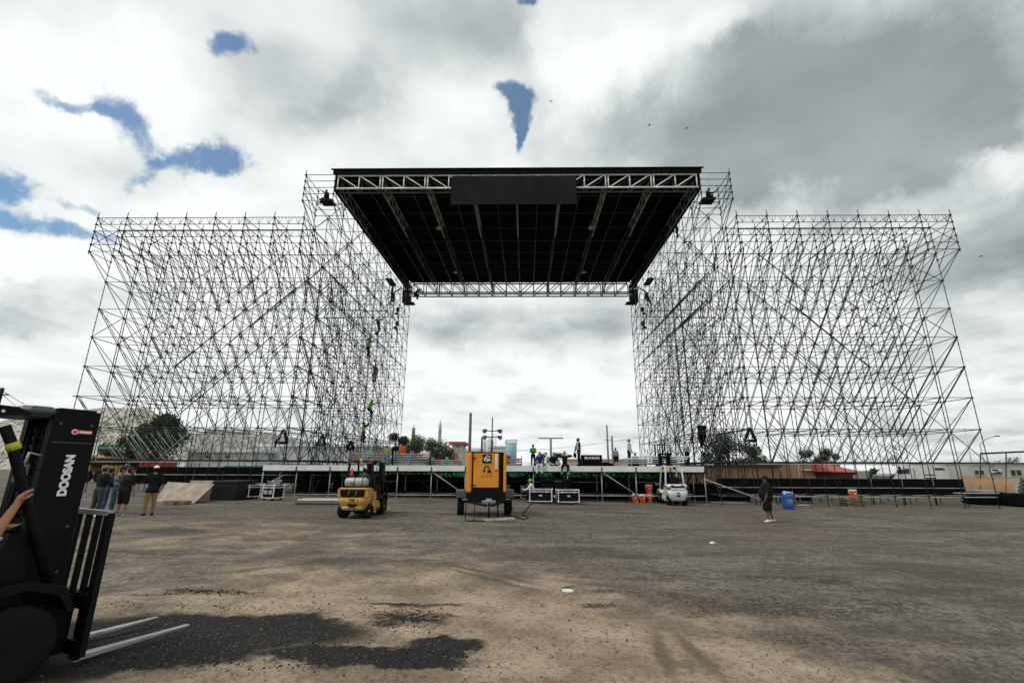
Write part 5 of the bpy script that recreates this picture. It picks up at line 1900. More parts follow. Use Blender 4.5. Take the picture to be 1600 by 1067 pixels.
# ------------------------------------------------------------------ tube racks on the deck
def rack(lb, px0, px1, Y, z1=.85, mt=STEEL_L, n=5, posts=(0, .5, 1)):
    a, b = at(px0, 727, Y), at(px1, 727, Y)
    w = b.x - a.x
    t_ = thing('tube_rack', lb, 'rack', ((a.x + b.x) / 2, Y, DECK))
    for k in range(n):
        for j in range(3):
            q = MB(); q.tube((-w / 2 + .03 * j, -.25 + .22 * j, .14 + (z1 - .2) * k / max(1, n - 1)), (w / 2 - .02 * k, -.25 + .22 * j, .14 + (z1 - .2) * k / max(1, n - 1)), .055, 8); q.build('stored_tube', mt, t_)
    for f in posts:
        for y in (-.36, .36):
            q = MB(); q.tube((-w / 2 + w * f, y, 0), (-w / 2 + w * f, y, z1 + .18), .035, 8); q.build('stake', STEEL_L, t_)
    q = MB(); q.cbox((0, -.33, .05), w, .06, .07); q.cbox((0, .33, .05), w, .06, .07); q.build('base_rail', STEEL_L, t_)
    for f in (.22, .8):
        q = MB(); q.cbox((-w / 2 + w * f, -.32, z1 * .75), .10, .02, .30); q.build('orange_strap', cloth('orange_strap', (.75, .10, .02)), t_)
    return t_


rack('rack of silver tubes on the deck directly behind the yellow forklift roof', 546, 606, 34.5)
rack('rack of silver tubes on the deck below the orange-shirted worker', 617, 668, 34.5)
rack('low rack of tubes left of the generator on the deck', 676, 720, 35.5, .45, n=3)
rack('low rack of tubes right of the generator on the deck', 790, 815, 35.5, .55, n=3, posts=(0, 1))
rack('low heap of tubes stored at the left end of the deck', 440, 500, 40.0, .40, n=2, posts=(0, .3, 1))

# black triangular brackets hanging in the left wall
for (px, py, Y, s_, lb) in ((442, 685, 33, .62, 'largest black triangular bracket hanging in the left scaffold wall'), (503, 690, 36, .5, 'middle black triangular bracket, right of the largest one'),
                            (548, 697, 38, .42, 'smallest black triangular bracket, tilted, nearest the left tower'), (1173, 682, 34, .62, 'black triangular bracket hanging in the right scaffold wall')):
    p = at(px, py, Y)
    t_ = thing('triangle_bracket', lb, 'bracket', p, 0)
    A, B, C = V(0, 0, s_), V(-s_ * .72, 0, -s_ * .45), V(s_ * .55, 0, -s_ * .5)
    for (u, w) in ((A, B), (B, C), (C, A)):
        q = MB(); q.tube(u, w, .105, 6); q.build('bar', BLACK, t_)
    for u in (B, C):
        q = MB(); q.tube(u, u + V(0, 0, -.35), .05, 6); q.build('stub', BLACK, t_)
p = at(1093, 682, 36)
q = MB(); q.path([p + V(-.1, 0, .75), p + V(.25, 0, .7), p + V(.18, 0, 0), p + V(.08, 0, -.8)], 0, 8, rs=[.12, .36, .34, .05]); tag(q.build('folded_tarp', BLACKCLOTH), 'black bundled tarp hanging in the scaffold right of the white-helmeted man', 'tarp')

# extra low frame at far right with the orange barriers behind
g = gnd(1548, 775)
t_ = thing('ladder_frame', 'short steel ladder frame propped at the right end of the scaffold wall', 'ladder', (g.x, g.y + .5, gz(g.x)))
for x in (-.45, .45):
    q = MB(); q.tube((x, 0, 0), (x - .1, .6, 1.1), .03, 8); q.build('rail', STEEL_L, t_)
for k in range(3):
    q = MB(); q.tube((-.47, .1 + .2 * k, .2 + .36 * k), (.43, .1 + .2 * k, .2 + .36 * k), .022, 8); q.build('rung', STEEL_L, t_)
a, b = at(1500, 770, 31.5), at(1550, 770, 31.5)
q = MB()
q.cbox((0, 0, 0), b.x - a.x + .6, .35, .06); tag(q.build('metal_deck_board', STEEL_L, None, ((a.x + b.x) / 2, 31.5, a.z)), 'grey metal plank resting low across the end of the right scaffold wall', 'plank')
# red tube low at left of image, lit ledger
# ------------------------------------------------------------------ crew
c_green = cloth('lime_shirt', (.05, .42, .02)); c_navy = cloth('navy_jacket', (.010, .022, .075)); c_grey = cloth('pale_grey_shirt', (.48, .49, .52)); c_white = cloth('white_cloth', (.70, .70, .70))
c_lime = cloth('lime_band', (.35, .75, .08)); c_tan = cloth('tan_trousers', (.24, .14, .055)); c_jean = cloth('blue_jeans', (.03, .085, .17)); c_teal = cloth('teal_jeans', (.03, .09, .11))
c_blk = cloth('black_shirt', (0.012, 0.012, 0.013)); c_or = cloth('orange_shirt', (.85, .12, .02)); c_yel = cloth('yellow_vest', (.45, .50, .06)); c_beige = cloth('beige_vest', (.42, .38, .33))
c_plaid = mat('plaid_shirt', (.20, .19, .16), .9, 0, 0, 9, .2, 20, (.03, .035, .04), thr=(.45, .52)); c_lj = cloth('light_jeans', (.36, .42, .50))


def G(px, py, dy=0.0):
    g_ = gnd(px, py); return (g_.x, g_.y + dy, g_.z)


# group beside the black forklift
person('man in grey cap and black jacket, back turned, nearest the black forklift mast', G(146, 808), 10, 1.70, lean=3, head='cap', headmat=cloth('grey_cap', (.17, .16, .13)), top=cloth('faded_black', (.014, .014, .015)), bottom=cloth('dark_grey_trousers', (.035, .036, .035)), shoe=c_white, armL=((-.2, .2, -1), (.3, .8, -.3)), armR=((.2, .2, -1), (-.3, .8, -.3)))
person('man in navy top and blue jeans half hidden behind the grey-capped man', G(157, 803), 30, 1.60, lean=4, top=c_navy, bottom=c_jean, armR=((.25, .1, -1), (.0, .5, -.9)))
person('man in checked shirt and teal jeans between the others of the left group', G(172, 803), 60, 1.66, lean=8, top=c_plaid, bottom=c_teal, head='cap', headmat=cloth('dark_cap', (.02, .02, .02)))
person('man in black t-shirt and long black shorts with grey shoes, back turned', G(187, 807), 5, 1.66, lean=8, fat=1.14, long=False, bottom=cloth('black_shorts', (.011, .011, .012)), shorts=True, shoe=cloth('grey_shoes', (.33, .34, .35)), head='cap', headmat=cloth('maroon_cap', (.05, .012, .018)), look=(30, 20), legL=((-.1, .05, -1), (-.05, 0, -1)), legR=((.12, -.02, -1), (.06, 0, -1)))
person('man in black hooded jacket, white cap and tan trousers, rightmost of the left group', G(230, 806), -50, 1.72, lean=2, top=cloth('black_hoodie', (.011, .011, .014)), jacket_long=True, bottom=c_tan, head='hoodcap', headmat=c_white, armL=((-.2, .5, -.9), (.3, 1, .2)), armR=((.2, .2, -1), (.0, .5, -.6)), look=(0, 20))
# man in black and the one behind
person('heavy man in black t-shirt, black shorts and white sneakers walking, beside the blue drum', G(1203, 816), -75, 1.74, lean=-3, fat=1.55, long=False, bottom=cloth('black_shorts', (.011, .011, .012)), shorts=True, shoe=c_white, head='cap', headmat=cloth('black_cap', (.012, .012, .012)), skin=SKIN_D, legL=((-.05, .22, -1), (-.02, -.12, -1)), legR=((.05, -.12, -1), (.02, -.28, -1)), armL=((-.25, .15, -1), (.1, .35, -1)), armR=((.25, .0, -1), (0, .4, -1)), look=(0, 5))
person('person in pale blue jeans almost hidden behind the heavy man in black', G(1209, 798, .6), 80, 1.60, top=cloth('maroon_top', (.06, .015, .02)), bottom=c_lj, legL=((-.05, -.15, -1), (0, -.25, -1)))
# deck crew


def D(px, Y):
    p = at(px, 727, Y); return (p.x, Y, DECK)


person('young man in lime green t-shirt standing with folded arms on the deck', D(833, 38.5), 175, 1.70, top=c_green, long=False, armL=((-.25, .25, -1), (.9, .5, .15)), armR=((.25, .25, -1), (-.9, .5, .1)), head='cap', headmat=cloth('maroon_cap', (.05, .012, .018)))
p = D(843.5, 30.05); person('man in dark blue hoodie and white trousers sitting on the deck edge', (p[0], p[1], p[2] + .09), 185, 1.66, lean=14, anchor='hips', legL=((-.15, 1, -.1), (.0, -.1, -1)), legR=((.15, 1, -.1), (.05, -.05, -1)), top=c_navy, bottom=c_white, shoe=cloth('cream_shoes', (.5, .47, .35)), armL=((-.4, .2, -1), (.5, .8, -.3)), armR=((.4, .2, -1), (-.5, .8, -.3)), look=(0, 20))
p = D(865, 30.45); person('man in black and white shirt sitting cross-legged on the deck', (p[0], p[1], p[2] + .10), 170, 1.60, lean=12, anchor='hips', legL=((-.8, .7, .25), (.9, .3, -.2)), legR=((.8, .7, .25), (-.9, .3, -.2)), top=c_blk, vest=None, long=False, bottom=c_lj, armL=((-.4, .4, -.9), (.4, .8, .0)), armR=((.5, .4, -.8), (.5, .9, .2)), look=(0, 15))
p = D(882.5, 30.0); person('man in black sitting on the deck edge with a pale cap and hands folded', (p[0], p[1], p[2] + .09), 180, 1.72, lean=-2, anchor='hips', legL=((-.22, 1, -.12), (.0, -.05, -1)), legR=((.22, 1, -.12), (.12, -.02, -1)), head='cap', headmat=cloth('pale_grey_cap', (.4, .4, .4)), armL=((-.9, .3, .1), (.9, .5, .3)), armR=((.9, .3, .1), (-.9, .6, .1)), shoe=cloth('cream_shoes', (.5, .47, .35)))
person('tall thin man in beige vest with black sleeves standing on the deck', D(905, 30.6), 255, 1.74, vest=c_beige, lean=4, armL=((-.2, -.1, -1), (-.1, .25, -1)), armR=((.25, .25, -1), (.1, .3, -1)), legL=((-.05, .2, -1), (0, -.05, -1)), legR=((.05, -.15, -1), (.02, -.15, -1)), look=(20, 20), skin=SKIN_D)
q = MB(); p = D(900, 30.4); q.ball((p[0] - .05, 30.4, p[2] + .66), .10, .12, .17, 10, 8); tag(q.build('black_bag', BLACKCLOTH), 'small black bag in the hand of the man in the beige vest', 'bag')
person('small worker in grey shirt with lime band and shorts, back turned on the deck', D(963, 42), 10, 1.62, top=c_grey, band=c_lime, bottom=c_blk, shorts=True, fat=1.1, armL=((-.25, .1, -1), (0, .4, -1)))
person('worker in white helmet and grey shirt looking down at the deck, left of the beams', D(984, 31.2), 110, 1.76, lean=5, top=c_grey, band=c_lime, head='helmet', headmat=c_white, look=(0, 35), armL=((-.15, .1, -1), (.2, .5, -1)), armR=((.2, .05, -1), (0, .35, -1)))
person('worker in white helmet and grey shirt standing in the scaffold behind the beams', D(1075, 32.8), 250, 1.76, top=c_grey, band=c_lime, head='helmet', headmat=c_white, lean=8, armL=((-.2, .6, -.8), (.2, 1, .3)), look=(0, 10))
person('worker in yellow-green vest behind the rack of tubes', D(603, 37.4), 10, 1.55, top=c_yel, long=False, armL=((-1, .2, -.2), (-.9, .2, .0)))
person('worker in dark jacket with a pink-orange helmet behind the racks of tubes', D(615, 36.8), 20, 1.72, head='helmet', headmat=cloth('salmon_helmet', (.75, .20, .10)))
person('worker in bright orange shirt with dark hair behind the rack of tubes', D(627, 36.6), 0, 1.70, top=c_or, bottom=cloth('orange_trousers', (.5, .10, .03)))
# crouching crew by the road case
g = gnd(833, 786); person('crouching worker in lime cap and white shirt with lime band beside the road case', (g.x + .08, g.y + .55, gz(g.x) + .55), -95, 1.68, lean=24, anchor='hips', top=c_white, band=c_lime, head='cap', headmat=cloth('lime_cap', (.10, .62, .03)), bottom=c_navy, legL=((-.2, 1, .25), (0, -.3, -1)), legR=((.2, .9, -.5), (0, -.8, -.8)), armL=((-.1, .8, -.8), (0, .9, -.4)), armR=((.1, .7, -.9), (0, .9, -.5)), look=(0, 15))
g = gnd(818, 786); person('worker bending low in front of the lime-capped worker, mostly hidden', (g.x - .05, g.y + .9, gz(g.x) + .50), 85, 1.60, lean=35, anchor='hips', top=c_blk, band=c_lime, long=False, legL=((-.2, 1, .3), (0, -.3, -1)), legR=((.2, 1, .2), (0, -.3, -1)), armL=((0, .8, -.7), (0, .9, -.3)), armR=((0, .8, -.7), (0, .9, -.3)))
# climbers in the left tower
def T(px, py, X=-13.2):
    d = ray(px, py); k = X / d.x; return CAM + d * k


def climber(lb, px, py, face, **kw):
    p = T(px, py, kw.pop('X', -13.2)); return person(lb, p, face, kw.pop('H', 1.68), anchor='hips', **kw)


climber('climber in dark clothes leaning back from the ladder, highest of the five', 592, 510, 60, lean=-22, armL=((-.1, 1, .9), (0, .9, .9)), armR=((.1, 1, .5), (0, .8, 1)), legL=((-.1, .2, -1), (0, -.9, -.9)), legR=((.1, .1, -1), (0, -.5, -1)), top=cloth('dark_red_top', (.03, .008, .010)))
climber('climber in lime vest and black trousers, second from the top', 575, 543, 40, lean=-6, vest=cloth('lime_vest', (.20, .62, .05)), armL=((-.1, .6, 1), (0, .4, 1)), armR=((.1, .9, .2), (0, .8, .9)), legL=((-.1, .3, -1), (0, -.1, -1)), legR=((.15, .1, -1), (.3, -.2, -1)))
climber('climber in grey clothes and white helmet, in the middle of the five', 586, 582, -20, lean=5, top=cloth('mid_grey_shirt', (.18, .18, .18)), bottom=cloth('grey_trousers', (.14, .14, .14)), head='helmet', headmat=cloth('grey_helmet', (.3, .3, .3)), armL=((-.5, .6, .8), (-.2, .3, 1)), legL=((-.1, .5, -1), (0, -.3, -1)))
climber('climber in bright green shirt sitting back with bent knees, second from the bottom', 576, 639, 45, lean=18, top=c_green, armL=((-.2, 1, -.1), (0, .7, .8)), armR=((.2, 1, -.1), (0, .7, .8)), legL=((-.15, 1, -.3), (0, -.2, -1)), legR=((.15, 1, -.6), (0, -.5, -1)), head='cap', headmat=cloth('tan_cap', (.3, .24, .1)))
climber('climber with black helmet and lime vest strap, lowest of the five', 568, 675, 60, lean=-4, vest=cloth('lime_vest', (.20, .62, .05)), head='helmet', headmat=BLACK, armR=((.2, 1, .5), (.1, 1, .9)), armL=((-.2, 1, .1), (.2, .8, .6)), legL=((-.1, .5, -1), (.1, -.3, -1)), legR=((.15, .1, -1), (.1, .1, -1)))
# riggers up on the roof edge
person('rigger sitting on the plank platform at the left front roof corner', (-13.85, 28.9, 20.10), 215, 1.68, lean=18, anchor='hips', legL=((-.1, 1, .5), (0, -.1, -1)), legR=((.1, 1, .2), (0, .2, -1)), armL=((-.1, 1, -.5), (0, 1, .2)))
person('rigger sitting on the plank platform at the right front roof corner', (12.65, 28.9, 20.10), 150, 1.68, lean=18, anchor='hips', legL=((-.1, 1, .5), (0, -.1, -1)), legR=((.1, 1, .2), (0, .2, -1)), armL=((-.1, 1, -.5), (0, 1, .2)))
person('rigger crouching on the dark sleeve block at the rear left roof corner', (-12.4, 49.2, 20.75), 100, 1.68, lean=25, anchor='hips', legL=((-.1, 1, .2), (0, -.3, -1)), legR=((.1, 1, -.2), (0, -.3, -1)), armL=((-.2, 1, .6), (0, 1, .9)), armR=((.2, 1, .1), (0, 1, .9)))
person('rigger standing in the upper left tower below the roof edge', (-13.8, 45.2, 18.6), 60, 1.68, lean=0, armL=((-.2, .6, 1), (0, .4, 1)))
person('rigger standing in the upper right tower below the roof edge', (12.7, 35.5, 20.62), 300, 1.68, lean=6)
# ------------------------------------------------------------------ trees
LEAF = [mat('leaf_dark', (0.022, 0.042, 0.014), .8, 0, .3, 2), mat('leaf_mid', (0.040, 0.068, 0.022), .8, 0, .3, 2), mat('leaf_olive', (0.060, 0.075, 0.035), .8, 0, .3, 2)]
BARK = mat('bark', (0.07, 0.055, 0.042), .9, 0, .3, 8, .4, 20)


def tree(label, base, h, r, seed, dens=1.0, leaf=1, name='tree', thin=False, lobes=7, trunk=.35, group=None, size=.32):
    rr = random.Random(seed)
    root = thing(name, label, 'tree', base, 0, group)
    tb = MB()
    tb.path([V(0, 0, -.2), V(.05 * h * rr.uniform(-1, 1), 0, h * trunk * .6), V(.08 * h * rr.uniform(-1, 1), 0, h * trunk)], 0, 8, rs=[.05 * h ** .8, .04 * h ** .8, .032 * h ** .8])
    ctr = []
    for k in range(lobes):
        a = rr.uniform(0, 6.28); q = rr.random() ** .6
        c = V(math.cos(a) * r * q * .8, math.sin(a) * r * q * .8, h * (trunk + (1 - trunk) * rr.uniform(.15, .85)))
        ctr.append((c, r * rr.uniform(.28, .5)))
        mid = V(c.x * .4, c.y * .4, h * trunk + (c.z - h * trunk) * .5)
        tb.path([V(0, 0, h * trunk * .8), mid, c], 0, 5, rs=[.028 * h ** .8, .016 * h ** .8, .006 * h ** .8])
        for _ in range(4):
            e = c + V(rr.uniform(-1, 1), rr.uniform(-1, 1), rr.uniform(-.3, 1.1)) * r * .45
            tb.path([c, c.lerp(e, .5) + V(0, 0, .05), e], 0, 4, rs=[.007 * h ** .8, .005 * h ** .8, .002 * h ** .8])
    tb.build('trunk', BARK, root)
    lb = MB()
    n = int(260 * dens)
    for (c, cr_) in ctr:
        for _ in range(n):
            d = V(rr.gauss(0, 1), rr.gauss(0, 1), rr.gauss(0, .8))
            if d.length < .01: continue
            d = d.normalized() * cr_ * (rr.random() ** .45) * rr.uniform(.7, 1.25)
            p = c + d
            s = size * rr.uniform(.5, 1.2)
            u = V(rr.gauss(0, 1), rr.gauss(0, 1), rr.gauss(0, 1)).normalized(); w = u.orthogonal().normalized()
            lb.add([p - u * s * .5, p + w * s * .28, p + u * s * .5, p - w * s * .28], [(0, 1, 2, 3)])
    lb_o = lb.build('crown', LEAF[leaf], root)
    return root


def groundz(p): return (p.x, p.y, gz(p.x))


def place_tree(lb, px, pytop, Y, rpx, seed, **kw):
    p = at(px, pytop, Y)
    zc_ = Y * .965
    tree(lb, (p.x, Y, gz(p.x)), p.z - gz(p.x), rpx * zc_ / F_PX, seed, **kw)


place_tree('tall dark bushy tree behind the left scaffold wall, left of the pair', 228, 652, 62, 34, 1, dens=2.0, leaf=0, lobes=9, trunk=.15)
place_tree('tall dark bushy tree behind the left scaffold wall, right of the pair', 266, 640, 60, 30, 2, dens=2.2, leaf=0, lobes=9, trunk=.15)
place_tree('wide dark tree at the left behind the scaffold wall, under the tall pair', 248, 664, 66, 48, 31, dens=1.8, leaf=0, lobes=12, trunk=.1)
place_tree('low olive bush behind the left scaffold wall beside the pale hill', 190, 688, 58, 22, 3, dens=1.5, leaf=2, lobes=6, trunk=.1)
place_tree('dark round tree just right of the left tower, leftmost of the row', 624, 670, 75, 20, 4, dens=2.2, leaf=0, lobes=8, trunk=.2)
place_tree('broad olive tree behind the racks of tubes, middle of the row', 652, 680, 80, 28, 5, dens=2.4, leaf=2, lobes=10, trunk=.15)
place_tree('olive tree behind the racks of tubes, right end of the row', 690, 684, 82, 28, 6, dens=2.4, leaf=2, lobes=10, trunk=.15)
place_tree('small dark tree in front of the factory left of the blue tank', 762, 706, 95, 14, 7, dens=1.4, leaf=0, lobes=6, trunk=.15)
place_tree('small dark tree in front of the factory below the blue tank', 785, 708, 95, 14, 17, dens=1.4, leaf=0, lobes=6, trunk=.15)
place_tree('sparse leafy tree on the skyline behind the seated crew, left one', 848, 705, 60, 16, 8, dens=.35, leaf=1, lobes=7, trunk=.3, size=.28)
place_tree('sparse leafy tree on the skyline behind the seated crew, right one', 872, 702, 60, 16, 9, dens=.45, leaf=1, lobes=8, trunk=.3, size=.28)
place_tree('large open tree with gaps behind the right scaffold tower', 1135, 668, 58, 42, 10, dens=1.1, leaf=0, lobes=15, trunk=.15, size=.34)
place_tree('open tree behind the right scaffold tower, right beside the larger one', 1172, 690, 57, 24, 11, dens=1.2, leaf=0, lobes=9, trunk=.15, size=.34)
place_tree('dark leafy tree above the brick building, left of the two', 1262, 688, 66, 20, 12, dens=1.5, leaf=0, lobes=8, trunk=.2)
place_tree('dark leafy tree above the brick building, right of the two', 1290, 692, 66, 18, 13, dens=1.3, leaf=0, lobes=8, trunk=.2)
place_tree('dark bush between the red-roofed house and the white lorry', 1366, 726, 58, 22, 14, dens=1.6, leaf=0, lobes=7, trunk=.1)
place_tree('sparse bare tree behind the white lorry', 1392, 692, 70, 22, 15, dens=.06, leaf=1, lobes=7, trunk=.25)
place_tree('wispy tree behind the site cabin at far right', 1562, 706, 66, 22, 16, dens=.4, leaf=1, lobes=7, trunk=.2)


# ------------------------------------------------------------------ buildings
def windows(root, rects, y, fmat, gmat, yo=-.03, parts=2):
    for (x0, x1, z0, z1) in rects:
        q = MB()
        for (a, b, c, d) in ((x0, x1, z0, z0 + .06), (x0, x1, z1 - .06, z1), (x0, x0 + .06, z0 + .06, z1 - .06), (x1 - .06, x1, z0 + .06, z1 - .06)):
            q.box(a, b, y + yo - .03, y + .02, c, d)
        if parts == 2: q.box((x0 + x1) / 2 - .03, (x0 + x1) / 2 + .03, y + yo - .02, y + .02, z0 + .06, z1 - .06)
        w = q.build('window', fmat, root)
        q = MB(); q.box(x0 + .06, x1 - .06, y - .012, y + .01, z0 + .06, z1 - .06); q.build('pane', gmat, w)


BRICK = mat('terracotta_wall', (0.36, 0.21, 0.13), .9, 0, .10, .6, .2, 4)
TILE = mat('red_tile_roof', (0.36, 0.075, 0.05), .8, 0, .2, 3)
CREAM = mat('cream_cabin', (0.44, 0.45, 0.38), .7, 0, .05, 1)
WGREY = mat('pale_grey_wall', (0.55, 0.58, 0.57), .8, 0, .08, .4)


def span(px0, px1, pyt, Y):
    a, b = at(px0, pyt, Y), at(px1, pyt, Y)
    return a.x, b.x, (a.z + b.z) / 2


def building(label, name, px0, px1, pyt, Y, depth, wall, roof, over=.25, rh=.25, cat='building', wins=(), fmat=WHITE):
    x0, x1, z = span(px0, px1, pyt, Y)
    g0 = min(gz(x0), gz(x1)) - .3
    cx = (x0 + x1) / 2
    root = thing(name, label, cat, (cx, Y, g0))
    w = (x1 - x0) / 2; h = z - g0
    q = MB(); q.box(-w, w, 0, depth, 0, h - rh); q.build('wall', wall, root)
    q = MB(); q.box(-w - over, w + over, -over, depth + over, h - rh, h); q.build('roof', roof, root)
    rs = []
    for (a, b, c, d) in wins:
        pa, pb = at(a, c, Y), at(b, d, Y)
        rs.append((pa.x - cx, pb.x - cx, pb.z - g0, pa.z - g0))
    windows(root, rs, 0, fmat, GLASSD)
    return root, cx, g0, h, w


# brick building behind the right wall
r_, cx, g0, h, w = building('long terracotta building with dark eave behind the right scaffold tower', 'brick_building', 1088, 1216, 726, 46, 9, BRICK, mat('dark_eave', (.05, .045, .045), .8), rh=.18)
r_, cx, g0, h, w = building('orange-brown building with white corner post and white band, right of the long one', 'brick_building', 1218, 1312, 722.5, 47, 9, BRICK, BRICK, over=.05, rh=.12, wins=[(1277, 1286, 735, 745)])
for (a, b, c, d) in ((1246, 1252, 723, 747), (1253, 1300, 733, 735), (1296, 1299, 735, 747)):
    pa, pb = at(a, c, 46.9), at(b, d, 46.9)
    q = MB(); q.box(pa.x - cx, pb.x - cx, -.14, -.02, pb.z - g0, pa.z - g0); q.build('white_trim', WHITE, r_)
x0, x1, z = span(1298, 1345, 727, 44)
rh_ = thing('red_roof_house', 'small dark house with a red hipped roof beside the brick building', 'house', ((x0 + x1) / 2, 46, gz(20)))
w = (x1 - x0) / 2; zz_ = 2.0 + 44 * .0
hz = at(1310, 737, 44).z - gz(20); tz = at(1310, 724, 46).z - gz(20)
q = MB(); q.box(-w + .3, w - .3, -1.8, 2.5, 0, hz); q.build('wall', mat('maroon_wall', (.10, .025, .03), .8), rh_)
q = MB(); q.add([(-w, -2.1, hz), (w + .2, -2.1, hz - .05), (w + .2, 2.8, hz - .05), (-w, 2.8, hz), (-w * .95, .4, tz), (w * .1, .4, tz - .1)], [(0, 1, 5, 4), (1, 2, 5), (2, 3, 4, 5), (3, 0, 4), (3, 2, 1, 0)]); q.build('roof', TILE, rh_)
windows(rh_, [(w * .45, w * .7, hz - .75, hz - .25)], -1.8, WHITE, mat('red_pane', (.25, .03, .03), .5))
# white lorry
x0, x1, z = span(1428, 1514, 725.5, 44)
lo = thing('box_lorry', 'white lorry with a long white box body and small print, behind the black panels', 'lorry', (x0, 44, gz(26)))
L_ = x1 - x0; hT = z - gz(26)
q = MB(); q.box(0, L_, 0, 2.4, .9, hT); q.build('cargo_box', WHITE, lo)
for (fx_, wd) in ((.22, .06), (.28, .12), (.70, .10)):
    for k in range(2):
        q = MB(); q.box(L_ * fx_ - .3, L_ * fx_ + wd * L_ - .3, -.012, -.002, hT - .95 - .28 * k, hT - .86 - .28 * k); q.build('small_print', DGREY, lo)
for fx_ in (.35, .75):
    q = MB(); q.prism([(L_ * fx_, hT - .30), (L_ * fx_ + .75, hT - .30), (L_ * fx_ + .95, hT - .48), (L_ * fx_ + .05, hT - .48)], -.03, -.004); q.build('dark_vent', GLASSD, lo)
cbx0 = at(1380, 735, 44).x - x0
q = MB(); q.prism([(cbx0, .8), (-.15, .8), (-.15, hT - .1), (-.9, hT - .1), (cbx0 + 1.1, hT - .7), (cbx0 + .7, hT - 1.2), (cbx0, hT - 1.5)], .05, 2.3); q.build('cab', WHITE, lo)
q = MB(); q.prism([(-1.3, 1.9), (-.5, 1.9), (-.5, hT - .35), (-1.2, hT - .45), (-1.7, 2.1)], .02, .06); q.build('side_window', GLASSD, lo)
q = MB(); q.prism([(cbx0 + .3, hT - 1.45), (cbx0 + .75, hT - 1.2), (cbx0 + 1.1, hT - .78), (cbx0 + .5, hT - 1.0)], .02, 2.2); q.build('windscreen', GLASSD, lo)
q = MB(); q.cbox((cbx0 + 1.4, -.1, 2.2), .12, .15, .7); q.build('mirror', BLACK, lo)
for fx_ in (cbx0 + .9, 1.0, L_ - 1.5, L_ - .5):
    q = MB(); q.lathe((fx_, .2, .5), [(.5, -.14), (.5, .14)], 18, 'y'); q.build('wheel', RUBBER, lo)
# site cabin far right
cb_, cx, g0, h, w = building('cream site cabin with dark roof edge, square windows and a wavy blue sign', 'site_cabin', 1510, 1640, 722.5, 42, 6, CREAM, mat('dark_blue_edge', (.03, .045, .06), .6), over=.1, rh=.10,
                             wins=[(1520, 1539, 733.5, 742.5), (1576, 1598, 733, 744), (1545, 1554.5, 725.5, 730.5)], fmat=mat('cream_frame', (.45, .45, .40), .6))
pa, pb = at(1546, 732, 41.9), at(1566, 740.5, 41.9)
q = MB(); q.box(pa.x - cx, pb.x - cx, -.10, -.06, pb.z - g0, pa.z - g0); sg_ = q.build('sign_board', WHITE, cb_)
xa, xb, za, zb_ = pa.x - cx, pb.x - cx, pb.z - g0, pa.z - g0
n = 12
pts = [(xa, za)] + [(xb, za)] + [(xb - (xb - xa) * k / n, za + (zb_ - za) * (.34 + .13 * math.sin(k / n * 5.5))) for k in range(n + 1)]
q = MB(); q.prism(pts, -.108, -.101); q.build('blue_wave', mat('navy_wave', (.02, .045, .10), .5), sg_)
for k in range(6):
    q = MB(); q.cbox((xa + (xb - xa) * (.25 + .09 * k), -.106, za + (zb_ - za) * .72), .10, .01, .14); q.build('letter', DGREY, sg_)
# factory in the middle distance
fb, cx, g0, h, w = building('low pale grey factory hall behind the generator', 'factory_hall', 672, 745, 700, 150, 30, WGREY, WHITE, over=.6, rh=.9)
fb, cx, g0, h, w = building('taller blank white factory block left of the blue tank', 'factory_block', 764, 788, 696.5, 140, 20, WGREY, WGREY, over=.2, rh=.5)
fb, cx, g0, h, w = building('small brown-roofed tower house beside the olive trees', 'tower_house', 707, 722, 690, 120, 8, mat('pale_ochre_wall', (.50, .44, .38), .8), TILE, over=.8, rh=.7, wins=[(713, 718, 694, 700)])
fb, cx, g0, h, w = building('long white warehouse with flat roof behind the left scaffold wall', 'warehouse', 405, 585, 694, 75, 14, WGREY, WHITE, over=.3, rh=.35)
fb, cx, g0, h, w = building('low white shed with pale roof left of the warehouse', 'shed', 295, 400, 702, 70, 10, mat('white_wash', (.62, .63, .62), .8), WHITE, over=.5, rh=.4, wins=[(322, 330, 710, 716), (352, 360, 710, 716)])
fb, cx, g0, h, w = building('long low orange-brown wall building on the far right skyline of the deck', 'far_building', 886, 1010, 717, 130, 14, mat('salmon_wall', (.50, .36, .28), .8), mat('salmon_roof', (.42, .32, .27), .8), over=.2, rh=.3)
# tanks and silos
p0, p1, pt = at(789, 720, 130), at(807, 720, 130), at(798, 694, 130)
tk = thing('water_tank', 'pale blue cylindrical tank with railing on top, behind the deck', 'tank', ((p0.x + p1.x) / 2, 132, gz(0)))
rad = (p1.x - p0.x) / 2
q = MB(); q.lathe((0, 0, 0), [(rad, 0), (rad, pt.z), (rad * .96, pt.z + .15), (.1, pt.z + .5)], 28); q.build('shell', mat('pale_blue_tank', (.33, .50, .58), .6, 0, .05, .3), tk)
q = MB()
for k in range(20):
    a_ = 6.283 * k / 20; q.tube((rad * math.cos(a_), rad * math.sin(a_), pt.z), (rad * math.cos(a_), rad * math.sin(a_), pt.z + 1.1), .06, 4)
q.path([(rad * math.cos(6.283 * k / 24), rad * math.sin(6.283 * k / 24), pt.z + 1.1) for k in range(25)], .06, 4); q.build('railing', GREYP, tk)
